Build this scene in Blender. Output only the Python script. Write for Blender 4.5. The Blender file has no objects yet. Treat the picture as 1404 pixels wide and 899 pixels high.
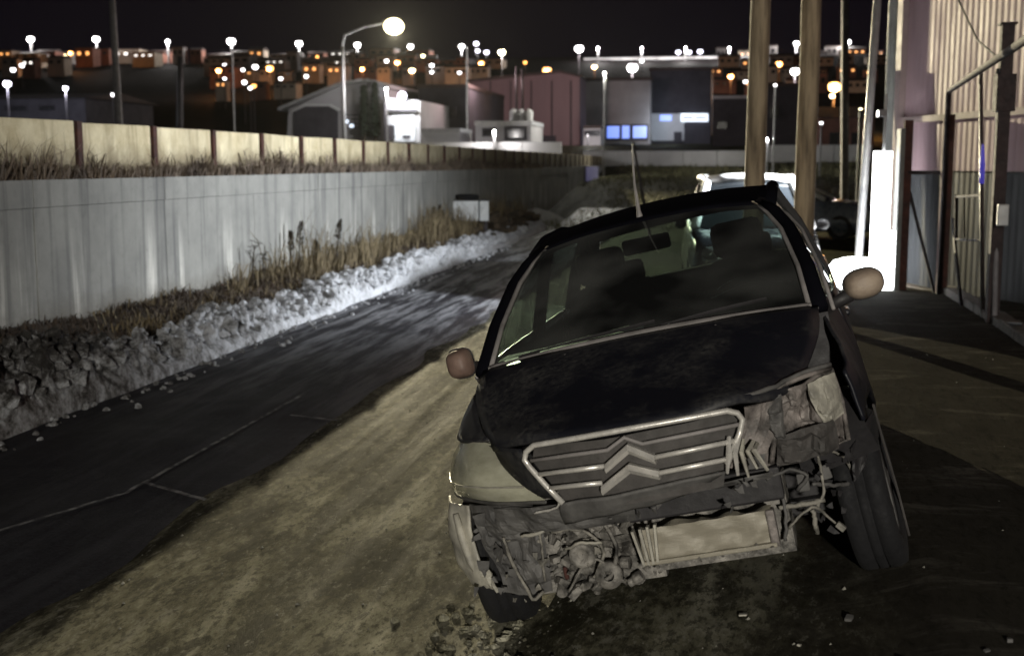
import bpy, bmesh, math, random
import numpy as np
from mathutils import Vector, Matrix, noise
random.seed(7)
S = bpy.context.scene
COL = S.collection
PI = math.pi
rad = math.radians

# ------------------------------------------------------------------ camera
FPX, CAM_H = 1651.6, 1.846
PITCH = math.atan(224.5 / FPX)
YAW = math.atan(283 / (FPX / math.cos(PITCH)))
cam = bpy.data.cameras.new('camera')
cam.sensor_width = 36.0
cam.lens = 36.0 * FPX / 1404.0
cam.clip_start = 0.05
cam.clip_end = 6000
camo = bpy.data.objects.new('camera', cam)
COL.objects.link(camo)
camo.location = (0, 0, CAM_H)
camo.rotation_euler = (PI / 2 - PITCH, 0, YAW)
cam.dof.use_dof = True
cam.dof.focus_distance = 5.2
cam.dof.aperture_fstop = 2.8
S.camera = camo

# ------------------------------------------------------------------ world, night sky
W = bpy.data.worlds.new('World')
S.world = W
W.use_nodes = True
nt = W.node_tree
bg = nt.nodes['Background']
bg.inputs['Color'].default_value = (0.38, 0.23, 0.56, 1)
bg.inputs['Strength'].default_value = 0.0062
S.view_settings.view_transform = 'Standard'
S.view_settings.look = 'None'
S.view_settings.exposure = 0.0
S.view_settings.gamma = 1.0
S.cycles.use_denoising = True
S.cycles.max_bounces = 6
S.cycles.transparent_max_bounces = 12
S.cycles.sample_clamp_indirect = 4.0
S.cycles.caustics_reflective = False
S.cycles.caustics_refractive = False

# lamp strengths (each of these belongs to a lamp that is built further down)
P_STREET = 310000      # street lamp beyond the wall
P_NEAR = 8400          # unseen lamp added behind the photographer
P_PILLAR = 11.0        # emission of the lit white pillar
P_FLOOD = 4200         # flood lamp on the mast of the lit pillar, thrown across the lane
C_STREET = (1.0, 0.88, 0.58)
C_NEAR = (1.0, 0.95, 0.84)


# ------------------------------------------------------------------ pixel -> world helpers (true places of far things)
def ray(px, py):
    dx = (px - 702) / FPX
    dy = -(py - 449.5) / FPX
    a, c, s = PITCH, math.cos(YAW), math.sin(YAW)
    d = (dx, math.cos(a) + math.sin(a) * dy, -math.sin(a) + math.cos(a) * dy)
    return Vector((c * d[0] - s * d[1], s * d[0] + c * d[1], d[2]))


CAM = Vector((0, 0, CAM_H))


def atZ(px, py, z=0.0):
    d = ray(px, py)
    return CAM + d * ((z - CAM_H) / d.z)


def atY(px, py, y):
    d = ray(px, py)
    return CAM + d * (y / d.y)


def atX(px, py, x):
    d = ray(px, py)
    return CAM + d * (x / d.x)


# ------------------------------------------------------------------ object helpers
def tag(o, label=None, cat=None, group=None, kind=None):
    if label: o['label'] = label
    if cat: o['category'] = cat
    if group: o['group'] = group
    if kind: o['kind'] = kind
    return o


def empty(name, loc, label, cat, group=None, rz=0.0):
    o = bpy.data.objects.new(name, None)
    COL.objects.link(o)
    o.empty_display_size = 0.2
    o.location = loc
    o.rotation_euler = (0, 0, rz)
    return tag(o, label, cat, group)


def copy_tree(o, parent=None):
    c = o.copy()
    COL.objects.link(c)
    c.parent = parent
    for ch in list(o.children):
        copy_tree(ch, c)
    return c


class MB:
    def __init__(self):
        self.v = []
        self.f = []

    def add(self, vs, fs):
        n = len(self.v)
        self.v += [tuple(v) for v in vs]
        self.f += [tuple(i + n for i in f) for f in fs]
        return self

    def box(self, c, s, rot=None, taper=1.0):
        hx, hy, hz = s[0] / 2, s[1] / 2, s[2] / 2
        vs = []
        for z, t in ((-hz, 1.0), (hz, taper)):
            for x, y in ((-hx, -hy), (hx, -hy), (hx, hy), (-hx, hy)):
                vs.append(Vector((x * t, y * t, z)))
        if rot is not None:
            vs = [rot @ v for v in vs]
        c = Vector(c)
        return self.add([v + c for v in vs], [(0, 3, 2, 1), (4, 5, 6, 7), (0, 1, 5, 4), (1, 2, 6, 5), (2, 3, 7, 6), (3, 0, 4, 7)])

    def tube(self, pts, r, n=8, caps=True):
        pts = [Vector(p) for p in pts]
        rs = r if isinstance(r, (list, tuple)) else [r] * len(pts)
        rings = []
        up = None
        for i, p in enumerate(pts):
            if i == 0: t = pts[1] - p
            elif i == len(pts) - 1: t = p - pts[i - 1]
            else: t = (pts[i + 1] - p).normalized() + (p - pts[i - 1]).normalized()
            t.normalize()
            if up is None:
                up = Vector((0, 0, 1)) if abs(t.z) < 0.9 else Vector((1, 0, 0))
            a = t.cross(up).normalized()
            b = a.cross(t).normalized()
            up = b
            rings.append([p + (a * math.cos(2 * PI * k / n) + b * math.sin(2 * PI * k / n)) * rs[i] for k in range(n)])
        vs = [v for rg in rings for v in rg]
        fs = []
        for i in range(len(pts) - 1):
            for k in range(n):
                k2 = (k + 1) % n
                fs.append((i * n + k, i * n + k2, (i + 1) * n + k2, (i + 1) * n + k))
        if caps:
            fs.append(tuple(range(n - 1, -1, -1)))
            fs.append(tuple((len(pts) - 1) * n + k for k in range(n)))
        return self.add(vs, fs)

    def lathe(self, prof, c=(0, 0, 0), n=20, axis='Z'):
        vs, fs = [], []
        for r, h in prof:
            for k in range(n):
                a = 2 * PI * k / n
                if axis == 'Z': v = (r * math.cos(a), r * math.sin(a), h)
                elif axis == 'X': v = (h, r * math.cos(a), r * math.sin(a))
                else: v = (r * math.cos(a), h, r * math.sin(a))
                vs.append(Vector(v) + Vector(c))
        for i in range(len(prof) - 1):
            for k in range(n):
                k2 = (k + 1) % n
                fs.append((i * n + k, i * n + k2, (i + 1) * n + k2, (i + 1) * n + k))
        return self.add(vs, fs)

    def grid(self, g):
        nr, nc = len(g), len(g[0])
        vs = [p for row in g for p in row]
        fs = [(i * nc + j, i * nc + j + 1, (i + 1) * nc + j + 1, (i + 1) * nc + j) for i in range(nr - 1) for j in range(nc - 1)]
        return self.add(vs, fs)

    def sphere(self, c, r, n=12, m=8, sz=1.0):
        prof = [(max(1e-4, r * math.sin(PI * i / m)), -r * sz * math.cos(PI * i / m)) for i in range(m + 1)]
        return self.lathe(prof, c, n)

    def build(self, name, m, parent=None, smooth=False, bevel=0.0, solid=0.0, loc=None):
        me = bpy.data.meshes.new(name)
        me.from_pydata(self.v, [], self.f)
        me.update()
        if smooth:
            me.polygons.foreach_set('use_smooth', [True] * len(me.polygons))
        o = bpy.data.objects.new(name, me)
        COL.objects.link(o)
        if m: me.materials.append(m)
        if parent: o.parent = parent
        if loc: o.location = loc
        if solid:
            md = o.modifiers.new('solid', 'SOLIDIFY'); md.thickness = solid; md.offset = -1
        if bevel:
            md = o.modifiers.new('bevel', 'BEVEL'); md.width = bevel; md.segments = 2; md.limit_method = 'ANGLE'
        return o


def cr(p, t):
    """Catmull-Rom through a list of vectors, t in 0..1"""
    n = len(p) - 1
    x = min(max(t, 0), 1) * n
    i = min(int(x), n - 1)
    u = x - i
    p1, p2 = p[i], p[i + 1]
    p0 = p[i - 1] if i > 0 else p1 * 2 - p2
    p3 = p[i + 2] if i + 2 <= n else p2 * 2 - p1
    return 0.5 * ((2 * p1) + (p2 - p0) * u + (2 * p0 - 5 * p1 + 4 * p2 - p3) * u * u + (3 * p1 - p0 - 3 * p2 + p3) * u ** 3)


def surf(ctrl, nr, nc, fn=None):
    C2 = [[Vector(p) for p in row] for row in ctrl]
    out = []
    for i in range(nr + 1):
        t = i / nr
        col = [cr([row[j] for row in C2], t) for j in range(len(C2[0]))]
        r = [cr(col, j / nc) for j in range(nc + 1)]
        if fn: r = [fn(p, t, j / nc) for j, p in enumerate(r)]
        out.append(r)
    return out


def sm(a, b, x):
    t = min(max((x - a) / (b - a), 0), 1)
    return t * t * (3 - 2 * t)


# ------------------------------------------------------------------ materials
def lin(r, g, b):
    f = lambda c: (c / 255 / 12.92) if c / 255 <= 0.04045 else ((c / 255 + 0.055) / 1.055) ** 2.4
    return (f(r), f(g), f(b), 1)


class NT:
    def __init__(self, name):
        self.m = bpy.data.materials.new(name)
        self.m.use_nodes = True
        self.t = self.m.node_tree
        self.b = self.t.nodes['Principled BSDF']
        self.out = self.t.nodes['Material Output']
        self.tc = self.t.nodes.new('ShaderNodeTexCoord')

    def n(self, typ, **kw):
        x = self.t.nodes.new(typ)
        for k, v in kw.items(): setattr(x, k, v)
        return x

    def l(self, a, b): self.t.links.new(a, b)

    def mapping(self, scale=(1, 1, 1), coord='Object', rot=(0, 0, 0)):
        mp = self.n('ShaderNodeMapping')
        mp.inputs['Scale'].default_value = scale
        mp.inputs['Rotation'].default_value = rot
        self.l(self.tc.outputs[coord], mp.inputs['Vector'])
        return mp.outputs[0]

    def noise(self, scale, detail=6, rough=0.6, vec=None, dist=0.0):
        x = self.n('ShaderNodeTexNoise')
        x.inputs['Scale'].default_value = scale
        x.inputs['Detail'].default_value = detail
        x.inputs['Roughness'].default_value = rough
        x.inputs['Distortion'].default_value = dist
        self.l(vec if vec is not None else self.tc.outputs['Object'], x.inputs['Vector'])
        return x.outputs['Fac']

    def ramp(self, fac, stops):
        x = self.n('ShaderNodeValToRGB')
        e = x.color_ramp.elements
        while len(e) < len(stops): e.new(0.5)
        for el, (p, c) in zip(e, stops):
            el.position = p
            el.color = c if len(c) == 4 else (*c, 1)
        self.l(fac, x.inputs['Fac'])
        return x.outputs['Color']

    def mix(self, fac, a, b, mode='MIX'):
        x = self.n('ShaderNodeMix', data_type='RGBA', blend_type=mode)
        if isinstance(fac, float): x.inputs[0].default_value = fac
        else: self.l(fac, x.inputs[0])
        for s, v in ((6, a), (7, b)):
            if isinstance(v, tuple): x.inputs[s].default_value = v if len(v) == 4 else (*v, 1)
            else: self.l(v, x.inputs[s])
        return x.outputs[2]

    def math(self, op, a, b=None):
        x = self.n('ShaderNodeMath', operation=op)
        for i, v in enumerate((a, b)):
            if v is None: continue
            if isinstance(v, (int, float)): x.inputs[i].default_value = v
            else: self.l(v, x.inputs[i])
        return x.outputs[0]

    def mr(self, v, a, b, c=0.0, d=1.0):
        x = self.n('ShaderNodeMapRange')
        x.clamp = True
        self.l(v, x.inputs[0])
        for i, q in enumerate((a, b, c, d)): x.inputs[i + 1].default_value = q
        return x.outputs[0]

    def sep(self, coord='Object'):
        x = self.n('ShaderNodeSeparateXYZ')
        self.l(self.tc.outputs[coord], x.inputs[0])
        return x.outputs

    def bump(self, h, strength=0.3, dist=0.02):
        x = self.n('ShaderNodeBump')
        x.inputs['Strength'].default_value = strength
        x.inputs['Distance'].default_value = dist
        self.l(h, x.inputs['Height'])
        self.l(x.outputs[0], self.b.inputs['Normal'])

    def base(self, c):
        if isinstance(c, tuple): self.b.inputs['Base Color'].default_value = c if len(c) == 4 else (*c, 1)
        else: self.l(c, self.b.inputs['Base Color'])
        return self

    def set(self, **kw):
        for k, v in kw.items():
            i = self.b.inputs[k.replace('_', ' ')]
            if isinstance(v, (int, float, tuple)): i.default_value = v
            else: self.l(v, i)
        return self


def pm(name, c1, c2=None, scale=6.0, rough=0.7, metal=0.0, bump=0.2, bscale=None, coat=0.0, sx=(1, 1, 1), lo=0.35, hi=0.7):
    """plain procedural material: two tones mixed by noise, fine bump"""
    m = NT(name)
    c2 = c2 or tuple(x * 0.55 for x in c1[:3])
    v = m.mapping(sx)
    m.base(m.ramp(m.noise(scale, vec=v), [(lo, (*c2[:3], 1)), (hi, (*c1[:3], 1))]))
    m.set(Metallic=metal, Coat_Weight=coat)
    m.set(Roughness=m.mr(m.noise(scale * 2.3, vec=v), 0.3, 0.7, max(0.03, rough - 0.12), min(1, rough + 0.12)))
    if bump: m.bump(m.noise(bscale or scale * 5, vec=v), bump, 0.01)
    return m.m


def emit(name, col, strength):
    m = NT(name)
    m.base((0.8, 0.8, 0.8))
    m.set(Emission_Color=(*col[:3], 1), Emission_Strength=strength)
    return m.m


M = {}
M['pole_wood'] = pm('pole_wood', (0.36, 0.285, 0.19), (0.13, 0.098, 0.065), 13, 0.85, 0, 0.7, 40, sx=(1, 1, 0.10), lo=0.38, hi=0.6)
M['pale_metal'] = pm('pale_metal', (0.42, 0.42, 0.42), (0.28, 0.28, 0.29), 5, 0.5, 0.3, 0.1)
M['dark_metal'] = pm('dark_metal', (0.05, 0.045, 0.05), (0.025, 0.02, 0.025), 8, 0.6, 0.3, 0.2)
M['grey_pole'] = pm('grey_pole', (0.22, 0.21, 0.22), (0.12, 0.11, 0.12), 6, 0.7, 0.0, 0.2)
M['rust'] = pm('rust', (0.085, 0.03, 0.022), (0.03, 0.014, 0.013), 10, 0.9, 0.1, 0.5)
M['rust_dark'] = pm('rust_dark', (0.055, 0.036, 0.036), (0.022, 0.016, 0.018), 9, 0.85, 0.1, 0.4)
M['rubber'] = pm('rubber', (0.006, 0.0058, 0.0075), (0.003, 0.003, 0.004), 14, 0.85, 0, 0.4, 60)
M['alloy'] = pm('alloy', (0.22, 0.22, 0.23), (0.08, 0.08, 0.08), 9, 0.5, 0.7, 0.1)
M['black_plastic'] = pm('black_plastic', (0.022, 0.02, 0.022), (0.012, 0.011, 0.012), 8, 0.65, 0, 0.25)
M['grey_plastic'] = pm('grey_plastic', (0.135, 0.13, 0.125), (0.045, 0.043, 0.042), 9, 0.7, 0, 0.3)
M['cowl'] = pm('cowl_plastic', (0.27, 0.25, 0.245), (0.16, 0.15, 0.145), 9, 0.6, 0, 0.2)
M['torn_plastic'] = pm('torn_plastic', (0.50, 0.475, 0.40), (0.20, 0.19, 0.165), 9, 0.6, 0, 0.5, 22)
M['beam'] = pm('beam_metal', (0.29, 0.265, 0.21), (0.235, 0.215, 0.17), 14, 0.55, 0.1, 0.25, 40, sx=(1, 1, 4))
M['crumple'] = pm('crumpled_steel', (0.34, 0.30, 0.28), (0.06, 0.054, 0.05), 12, 0.6, 0.15, 0.8, 34)
M['engine'] = pm('engine_metal', (0.34, 0.32, 0.29), (0.035, 0.033, 0.03), 17, 0.6, 0.3, 0.6)
M['hose'] = pm('hose_grey', (0.32, 0.30, 0.26), (0.08, 0.075, 0.065), 22, 0.65, 0, 0.5)
M['chrome'] = pm('chrome', (0.78, 0.75, 0.70), (0.50, 0.48, 0.45), 16, 0.36, 0.35, 0.1)
M['seat'] = pm('seat_cloth', (0.035, 0.035, 0.038), (0.02, 0.02, 0.022), 20, 0.95, 0, 0.3)
M['dash'] = pm('dash_plastic', (0.10, 0.092, 0.09), (0.06, 0.056, 0.055), 12, 0.8, 0, 0.2)
M['paper'] = pm('paper', (0.55, 0.52, 0.47), (0.45, 0.42, 0.38), 9, 0.9, 0, 0.05)
M['ink'] = pm('ink', (0.05, 0.05, 0.05), (0.03, 0.03, 0.03), 9, 0.9, 0, 0)
M['mirror_back'] = pm('mirror_shell', (0.22, 0.145, 0.115), (0.13, 0.085, 0.07), 11, 0.6, 0, 0.25)
M['grille_back'] = pm('grille_plastic', (0.075, 0.068, 0.064), (0.035, 0.032, 0.03), 9, 0.75, 0, 0.3)
M['mirror_cream'] = pm('pale_mirror_shell', (0.40, 0.32, 0.245), (0.26, 0.20, 0.155), 9, 0.6, 0, 0.3, sx=(1, 1, 2))
M['white_and_glint'] = pm('white_and_glint', (0.78, 0.78, 0.78), (0.6, 0.6, 0.6), 4, 0.35, 0, 0.03, coat=0.5)
M['dark_paint'] = pm('dark_car_paint', (0.02, 0.024, 0.035), (0.014, 0.016, 0.024), 4, 0.25, 0, 0.03, coat=0.8)
M['glass_bulb'] = pm('bulb_glass', (0.10, 0.09, 0.05), (0.06, 0.055, 0.03), 8, 0.2, 0, 0)
M['blue_grey_paint'] = pm('blue_grey_paint', (0.10, 0.115, 0.145), (0.08, 0.095, 0.12), 4, 0.3, 0, 0.03, coat=0.8)
M['tail_red'] = pm('tail_lamp', (0.25, 0.02, 0.02), (0.15, 0.012, 0.012), 8, 0.25, 0, 0.05)
M['lamp_lens'] = pm('lamp_lens', (0.16, 0.16, 0.16), (0.1, 0.1, 0.1), 8, 0.2, 0, 0.05)
M['cabinet'] = pm('cabinet_paint', (0.74, 0.77, 0.79), (0.58, 0.61, 0.64), 7, 0.5, 0, 0.1)
M['lit_white'] = emit('lit_white_panel', (0.95, 0.98, 1.0), P_PILLAR)
M['blue_glint'] = emit('blue_glint_glow', (0.08, 0.07, 0.9), 0.30)  # blue reflection on the gate upright, painted as a glow

# wreck's paint: near black, dusty
m = NT('black_car_paint')
d = m.noise(3.2, 8, 0.65)
d2 = m.noise(45, 4, 0.6)
fac = m.math('MULTIPLY', m.mr(d, 0.45, 0.78), m.mr(d2, 0.3, 0.75))
m.base(m.mix(fac, (0.0095, 0.010, 0.0145), (0.11, 0.106, 0.098)))
m.set(Roughness=m.mr(fac, 0, 1, 0.40, 0.8), Coat_Weight=0.08, Coat_Roughness=0.3, Specular_IOR_Level=0.35)
m.bump(m.noise(6, 3), 0.06, 0.02)
M['paint'] = m.m

# headlight lens: clouded polycarbonate over a reflector
m = NT('clouded_lens')
m.base(m.ramp(m.noise(6, 8, 0.7, vec=m.mapping((1, 1, 2.5))), [(0.3, (0.33, 0.325, 0.24, 1)), (0.7, (0.58, 0.57, 0.45, 1))]))
m.set(Roughness=0.25, Coat_Weight=0.5, Coat_Roughness=0.1)
m.bump(m.noise(9, 5, vec=m.mapping((0.5, 0.5, 3))), 0.15, 0.02)
tr = m.n('ShaderNodeBsdfTransparent'); tr.inputs[0].default_value = (0.9, 0.9, 0.82, 1)
mx = m.n('ShaderNodeMixShader')
m.l(m.mr(m.noise(3.2, 6, 0.6), 0.3, 0.7, 0.62, 0.92), mx.inputs[0]); m.l(tr.outputs[0], mx.inputs[1]); m.l(m.b.outputs[0], mx.inputs[2]); m.l(mx.outputs[0], m.out.inputs['Surface'])
M['headlens'] = m.m
M['paint_clean'] = pm('clean_black_paint', (0.006, 0.006, 0.0085), (0.004, 0.004, 0.006), 3, 0.6, 0, 0.03)
M['paint_clean'].node_tree.nodes['Principled BSDF'].inputs['Specular IOR Level'].default_value = 0.0
M['reflector'] = pm('lamp_reflector', (0.62, 0.61, 0.54), (0.45, 0.44, 0.39), 9, 0.35, 0.2, 0.1)


def glass_mat(name, tint, gloss_rough=0.03, film=0.30, filmcol=(0.20, 0.205, 0.195)):
    m = NT(name)
    tr = m.n('ShaderNodeBsdfTransparent'); tr.inputs[0].default_value = (*tint, 1)
    gl = m.n('ShaderNodeBsdfGlossy'); gl.inputs['Roughness'].default_value = gloss_rough
    gl.inputs['Color'].default_value = (0.9, 0.95, 0.95, 1)
    df = m.n('ShaderNodeBsdfDiffuse'); df.inputs[0].default_value = (*filmcol, 1)
    fr = m.n('ShaderNodeFresnel'); fr.inputs[0].default_value = 1.5
    mx = m.n('ShaderNodeMixShader')
    m.l(fr.outputs[0], mx.inputs[0]); m.l(tr.outputs[0], mx.inputs[1]); m.l(gl.outputs[0], mx.inputs[2])
    mx2 = m.n('ShaderNodeMixShader')
    dirt = m.math('MULTIPLY', m.mr(m.noise(1.7, 3, 0.5, None, 0.2), 0.40, 0.66, 0.15, 1.2), film)
    m.l(dirt, mx2.inputs[0]); m.l(mx.outputs[0], mx2.inputs[1]); m.l(df.outputs[0], mx2.inputs[2])
    m.l(mx2.outputs[0], m.out.inputs['Surface'])
    return m.m


M['glass'] = glass_mat('windscreen_glass', (0.40, 0.47, 0.44))
M['side_glass'] = glass_mat('side_glass', (0.50, 0.60, 0.56), film=0.12)
m = NT('dark_car_glass'); m.base((0.012, 0.014, 0.016)); m.set(Roughness=0.08); M['dark_glass'] = m.m

# ---- ground
m = NT('dirt_ground')
P = m.sep()
R_ = rad(4)
streak = m.noise(1.0, 12, 0.70, m.mapping((1.8, 0.6, 1), rot=(0, 0, rad(24))), 0.3)
rut = m.noise(1.0, 10, 0.66, m.mapping((7.0, 0.28, 1), rot=(0, 0, R_)), 0.1)
gritty = m.noise(1.0, 8, 0.75, m.mapping((26, 11, 1), rot=(0, 0, rad(30))))
patchy = m.noise(1.0, 11, 0.74, m.mapping((4.2, 1.7, 1), rot=(0, 0, rad(35))), 0.2)
big = m.noise(0.55, 4, 0.6)
col = m.ramp(streak, [(0.41, (0.040, 0.037, 0.025, 1)), (0.485, (0.105, 0.098, 0.066, 1)), (0.55, (0.20, 0.19, 0.135, 1)), (0.62, (0.38, 0.365, 0.285, 1))])
col = m.mix(m.mr(rut, 0.54, 0.64, 0, 0.28), col, (0.25, 0.24, 0.185))
col = m.mix(m.mr(rut, 0.46, 0.36, 0, 0.35), col, (0.030, 0.028, 0.019))
col = m.mix(m.mr(patchy, 0.51, 0.56, 0, 0.75), col, (0.038, 0.035, 0.025))
col = m.mix(m.mr(patchy, 0.44, 0.39, 0, 0.7), col, (0.26, 0.25, 0.20))
col = m.mix(m.mr(gritty, 0.51, 0.57, 0, 0.65), col, (0.028, 0.026, 0.019))
col = m.mix(m.mr(gritty, 0.44, 0.38, 0, 0.6), col, (0.30, 0.29, 0.24))
right = m.mr(m.math('ADD', P[0], m.math('MULTIPLY', big, 1.0)), 0.30, 1.15)  # shade right of the wreck is painted into the ground colour
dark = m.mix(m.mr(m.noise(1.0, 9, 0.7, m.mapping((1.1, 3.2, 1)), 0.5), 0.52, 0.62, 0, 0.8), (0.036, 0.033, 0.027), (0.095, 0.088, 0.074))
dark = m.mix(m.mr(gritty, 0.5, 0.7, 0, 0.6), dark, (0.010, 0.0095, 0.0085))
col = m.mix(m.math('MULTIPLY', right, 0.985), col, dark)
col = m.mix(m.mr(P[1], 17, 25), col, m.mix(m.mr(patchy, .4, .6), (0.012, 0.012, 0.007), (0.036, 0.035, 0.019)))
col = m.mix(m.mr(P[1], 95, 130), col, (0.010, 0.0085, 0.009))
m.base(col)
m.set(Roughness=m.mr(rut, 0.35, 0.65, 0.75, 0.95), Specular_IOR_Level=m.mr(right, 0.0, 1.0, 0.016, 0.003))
hgt = m.math('ADD', gritty, m.math('MULTIPLY', patchy, 0.5))
m.bump(hgt, 0.5, 0.015)
M['dirt'] = m.m

# ---- asphalt with worn ice; lamp sheen up the lane painted in with it
m = NT('icy_sheen_asphalt')
P = m.sep()
lng = m.noise(1.0, 9, 0.66, m.mapping((5.0, 0.40, 1)), 0.4)
lng2 = m.noise(1.0, 8, 0.7, m.mapping((14.0, 1.3, 1)), 0.4)
fine = m.noise(34, 9, 0.8)
patch = m.noise(1.1, 8, 0.7, None, 0.6)
ice = m.math('MULTIPLY', m.mr(m.math('ADD', lng, m.math('MULTIPLY', lng2, 0.5)), 0.70, 0.86), m.mr(P[1], 8.0, 18, 0.06, 1.0))
col = m.mix(m.mr(fine, 0.38, 0.62), (0.007, 0.007, 0.011), (0.028, 0.027, 0.035))
col = m.mix(m.mr(patch, 0.45, 0.65, 0, 0.6), col, (0.012, 0.0115, 0.014))
col = m.mix(m.mr(fine, 0.64, 0.72, 0, 0.5), col, (0.10, 0.10, 0.11))
col = m.mix(m.math('MULTIPLY', ice, 0.8), col, (0.42, 0.43, 0.46))
m.base(col)
m.set(Roughness=m.mr(patch, 0.35, 0.65, 0.72, 0.52), Specular_IOR_Level=0.16)
m.bump(m.math('ADD', fine, m.math('MULTIPLY', lng, 1.2)), 0.6, 0.012)
M['asphalt'] = m.m
M['line_paint'] = pm('worn_line_paint', (0.30, 0.30, 0.30), (0.05, 0.05, 0.055), 14, 0.8, 0, 0.2, lo=0.42, hi=0.62)

# ---- dirty snow
m = NT('dirty_snow')
P = m.sep()
a = m.noise(5.5, 9, 0.72, None, 0.4)
b = m.noise(1.3, 4, 0.6)
clean = m.math('ADD', m.math('ADD', a, m.math('MULTIPLY', b, 0.35)), m.mr(P[1], 6.5, 16, -0.11, 0.14))
clean = m.math('SUBTRACT', clean, m.math('MULTIPLY', m.mr(m.math('ADD', P[2], m.math('MULTIPLY', b, 0.15)), 0.34, 0.52, 0, 0.12), m.mr(P[1], 12.5, 9.5)))
sp = m.noise(17, 9, 0.8)
clean = m.math('ADD', clean, m.mr(sp, 0.3, 0.7, -0.12, 0.12))
col = m.ramp(clean, [(0.49, (0.020, 0.018, 0.016, 1)), (0.58, (0.12, 0.117, 0.117, 1)), (0.67, (0.26, 0.265, 0.275, 1)), (0.82, (0.48, 0.495, 0.53, 1))])
m.base(col)
m.set(Roughness=0.8)
m.bump(m.noise(24, 6, 0.7), 0.6, 0.03)
M['snow'] = m.m

M['earth'] = pm('verge_earth', (0.085, 0.062, 0.038), (0.03, 0.023, 0.016), 7, 0.95, 0, 0.7, 30)
M['straw'] = pm('dead_grass', (0.25, 0.20, 0.115), (0.085, 0.065, 0.04), 3, 0.9, 0, 0)
M['straw_dark'] = pm('dark_dead_grass', (0.085, 0.06, 0.042), (0.03, 0.022, 0.018), 3, 0.9, 0, 0)
M['weed'] = pm('dead_weed', (0.065, 0.05, 0.032), (0.03, 0.022, 0.015), 9, 0.9, 0, 0)
M['reed'] = pm('reed', (0.30, 0.25, 0.16), (0.12, 0.10, 0.065), 9, 0.9, 0, 0)
M['shrub_green'] = pm('weed_green', (0.15, 0.145, 0.07), (0.06, 0.062, 0.03), 3, 0.9, 0, 0)

# ---- wall concrete with run stains
m = NT('wall_concrete')
P = m.sep('Object')
st = m.noise(1.0, 7, 0.62, m.mapping((1, 2.2, 0.16)), 0.2)
st2 = m.noise(1.0, 5, 0.6, m.mapping((1, 5.5, 0.22)))
blot = m.noise(1.4, 8, 0.65)
fine = m.noise(30, 6, 0.65)
col = m.ramp(blot, [(0.30, (0.21, 0.212, 0.205, 1)), (0.70, (0.32, 0.32, 0.302, 1))])
low = m.mr(P[2], 1.35, 0.6)
col = m.mix(m.math('MULTIPLY', m.mr(st, 0.55, 0.66), low), col, (0.66, 0.65, 0.61))
col = m.mix(m.math('MULTIPLY', m.mr(st2, 0.52, 0.68), 0.65), col, (0.085, 0.088, 0.092))
col = m.mix(m.mr(m.noise(9, 9, 0.8), 0.54, 0.70, 0, 0.4), col, (0.12, 0.12, 0.118))
col = m.mix(m.mr(m.math('ADD', P[2], m.math('MULTIPLY', blot, 0.45)), 0.85, 0.55, 0, 0.65), col, (0.12, 0.105, 0.085))
col = m.mix(m.mr(fine, 0.6, 0.75, 0, 0.35), col, (0.12, 0.12, 0.12))
m.base(col)
m.set(Roughness=0.9)
m.bump(m.math('ADD', fine, m.math('MULTIPLY', blot, 2)), 0.35, 0.012)
M['wall'] = m.m

m = NT('barrier_concrete')
P = m.sep('Object')
st = m.noise(1.0, 8, 0.68, m.mapping((1, 3.6, 0.6)), 0.3)
blot = m.noise(2.4, 8, 0.7)
fine = m.noise(34, 6, 0.65)
col = m.ramp(blot, [(0.3, (0.46, 0.385, 0.235, 1)), (0.62, (0.72, 0.645, 0.455, 1))])
col = m.mix(m.mr(st, 0.50, 0.68, 0, 0.75), col, (0.20, 0.155, 0.09))
col = m.mix(m.mr(m.noise(1.0, 6, 0.65, m.mapping((1, 0.55, 0.6))), 0.48, 0.62, 0, 0.4), col, (0.42, 0.37, 0.26))
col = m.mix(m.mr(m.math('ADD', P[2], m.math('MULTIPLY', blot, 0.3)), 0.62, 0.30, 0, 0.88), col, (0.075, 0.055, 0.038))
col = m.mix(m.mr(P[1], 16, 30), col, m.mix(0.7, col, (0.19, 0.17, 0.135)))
m.base(col)
m.set(Roughness=0.92)
m.bump(m.math('ADD', fine, blot), 0.35, 0.012)
M['barrier'] = m.m

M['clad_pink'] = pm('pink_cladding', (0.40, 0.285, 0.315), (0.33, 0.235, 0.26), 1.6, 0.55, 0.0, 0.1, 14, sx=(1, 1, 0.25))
M['clad_shaded'] = pm('shaded_cladding', (0.066, 0.069, 0.073), (0.038, 0.040, 0.043), 1.8, 0.6, 0.0, 0.1, 14, sx=(1, 1, 0.3))  # shade on the lower wall, put into the colour of its sheets
M['trim'] = pm('trim_metal', (0.30, 0.235, 0.235), (0.24, 0.19, 0.19), 4, 0.5, 0, 0.1)
M['trim_grey'] = pm('trim_grey', (0.20, 0.205, 0.20), (0.13, 0.135, 0.132), 4, 0.6, 0, 0.1)
for q_ in ('clad_pink', 'clad_shaded', 'trim', 'trim_grey', 'wall', 'barrier'):
    M[q_].node_tree.nodes['Principled BSDF'].inputs['Specular IOR Level'].default_value = 0.03
M['kerb'] = pm('kerb_concrete', (0.12, 0.095, 0.075), (0.055, 0.045, 0.037), 6, 0.9, 0, 0.5)
M['town_wall'] = pm('town_render', (0.34, 0.32, 0.31), (0.24, 0.225, 0.22), 0.8, 0.9, 0, 0.1)
M['town_brick'] = pm('town_brick', (0.30, 0.14, 0.10), (0.17, 0.08, 0.06), 0.9, 0.9, 0, 0.1)
M['town_cream'] = pm('town_cream', (0.55, 0.46, 0.36), (0.4, 0.33, 0.26), 0.8, 0.9, 0, 0.1)
M['town_roof'] = pm('town_roof', (0.07, 0.045, 0.04), (0.04, 0.028, 0.027), 0.9, 0.8, 0, 0.1)
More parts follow.
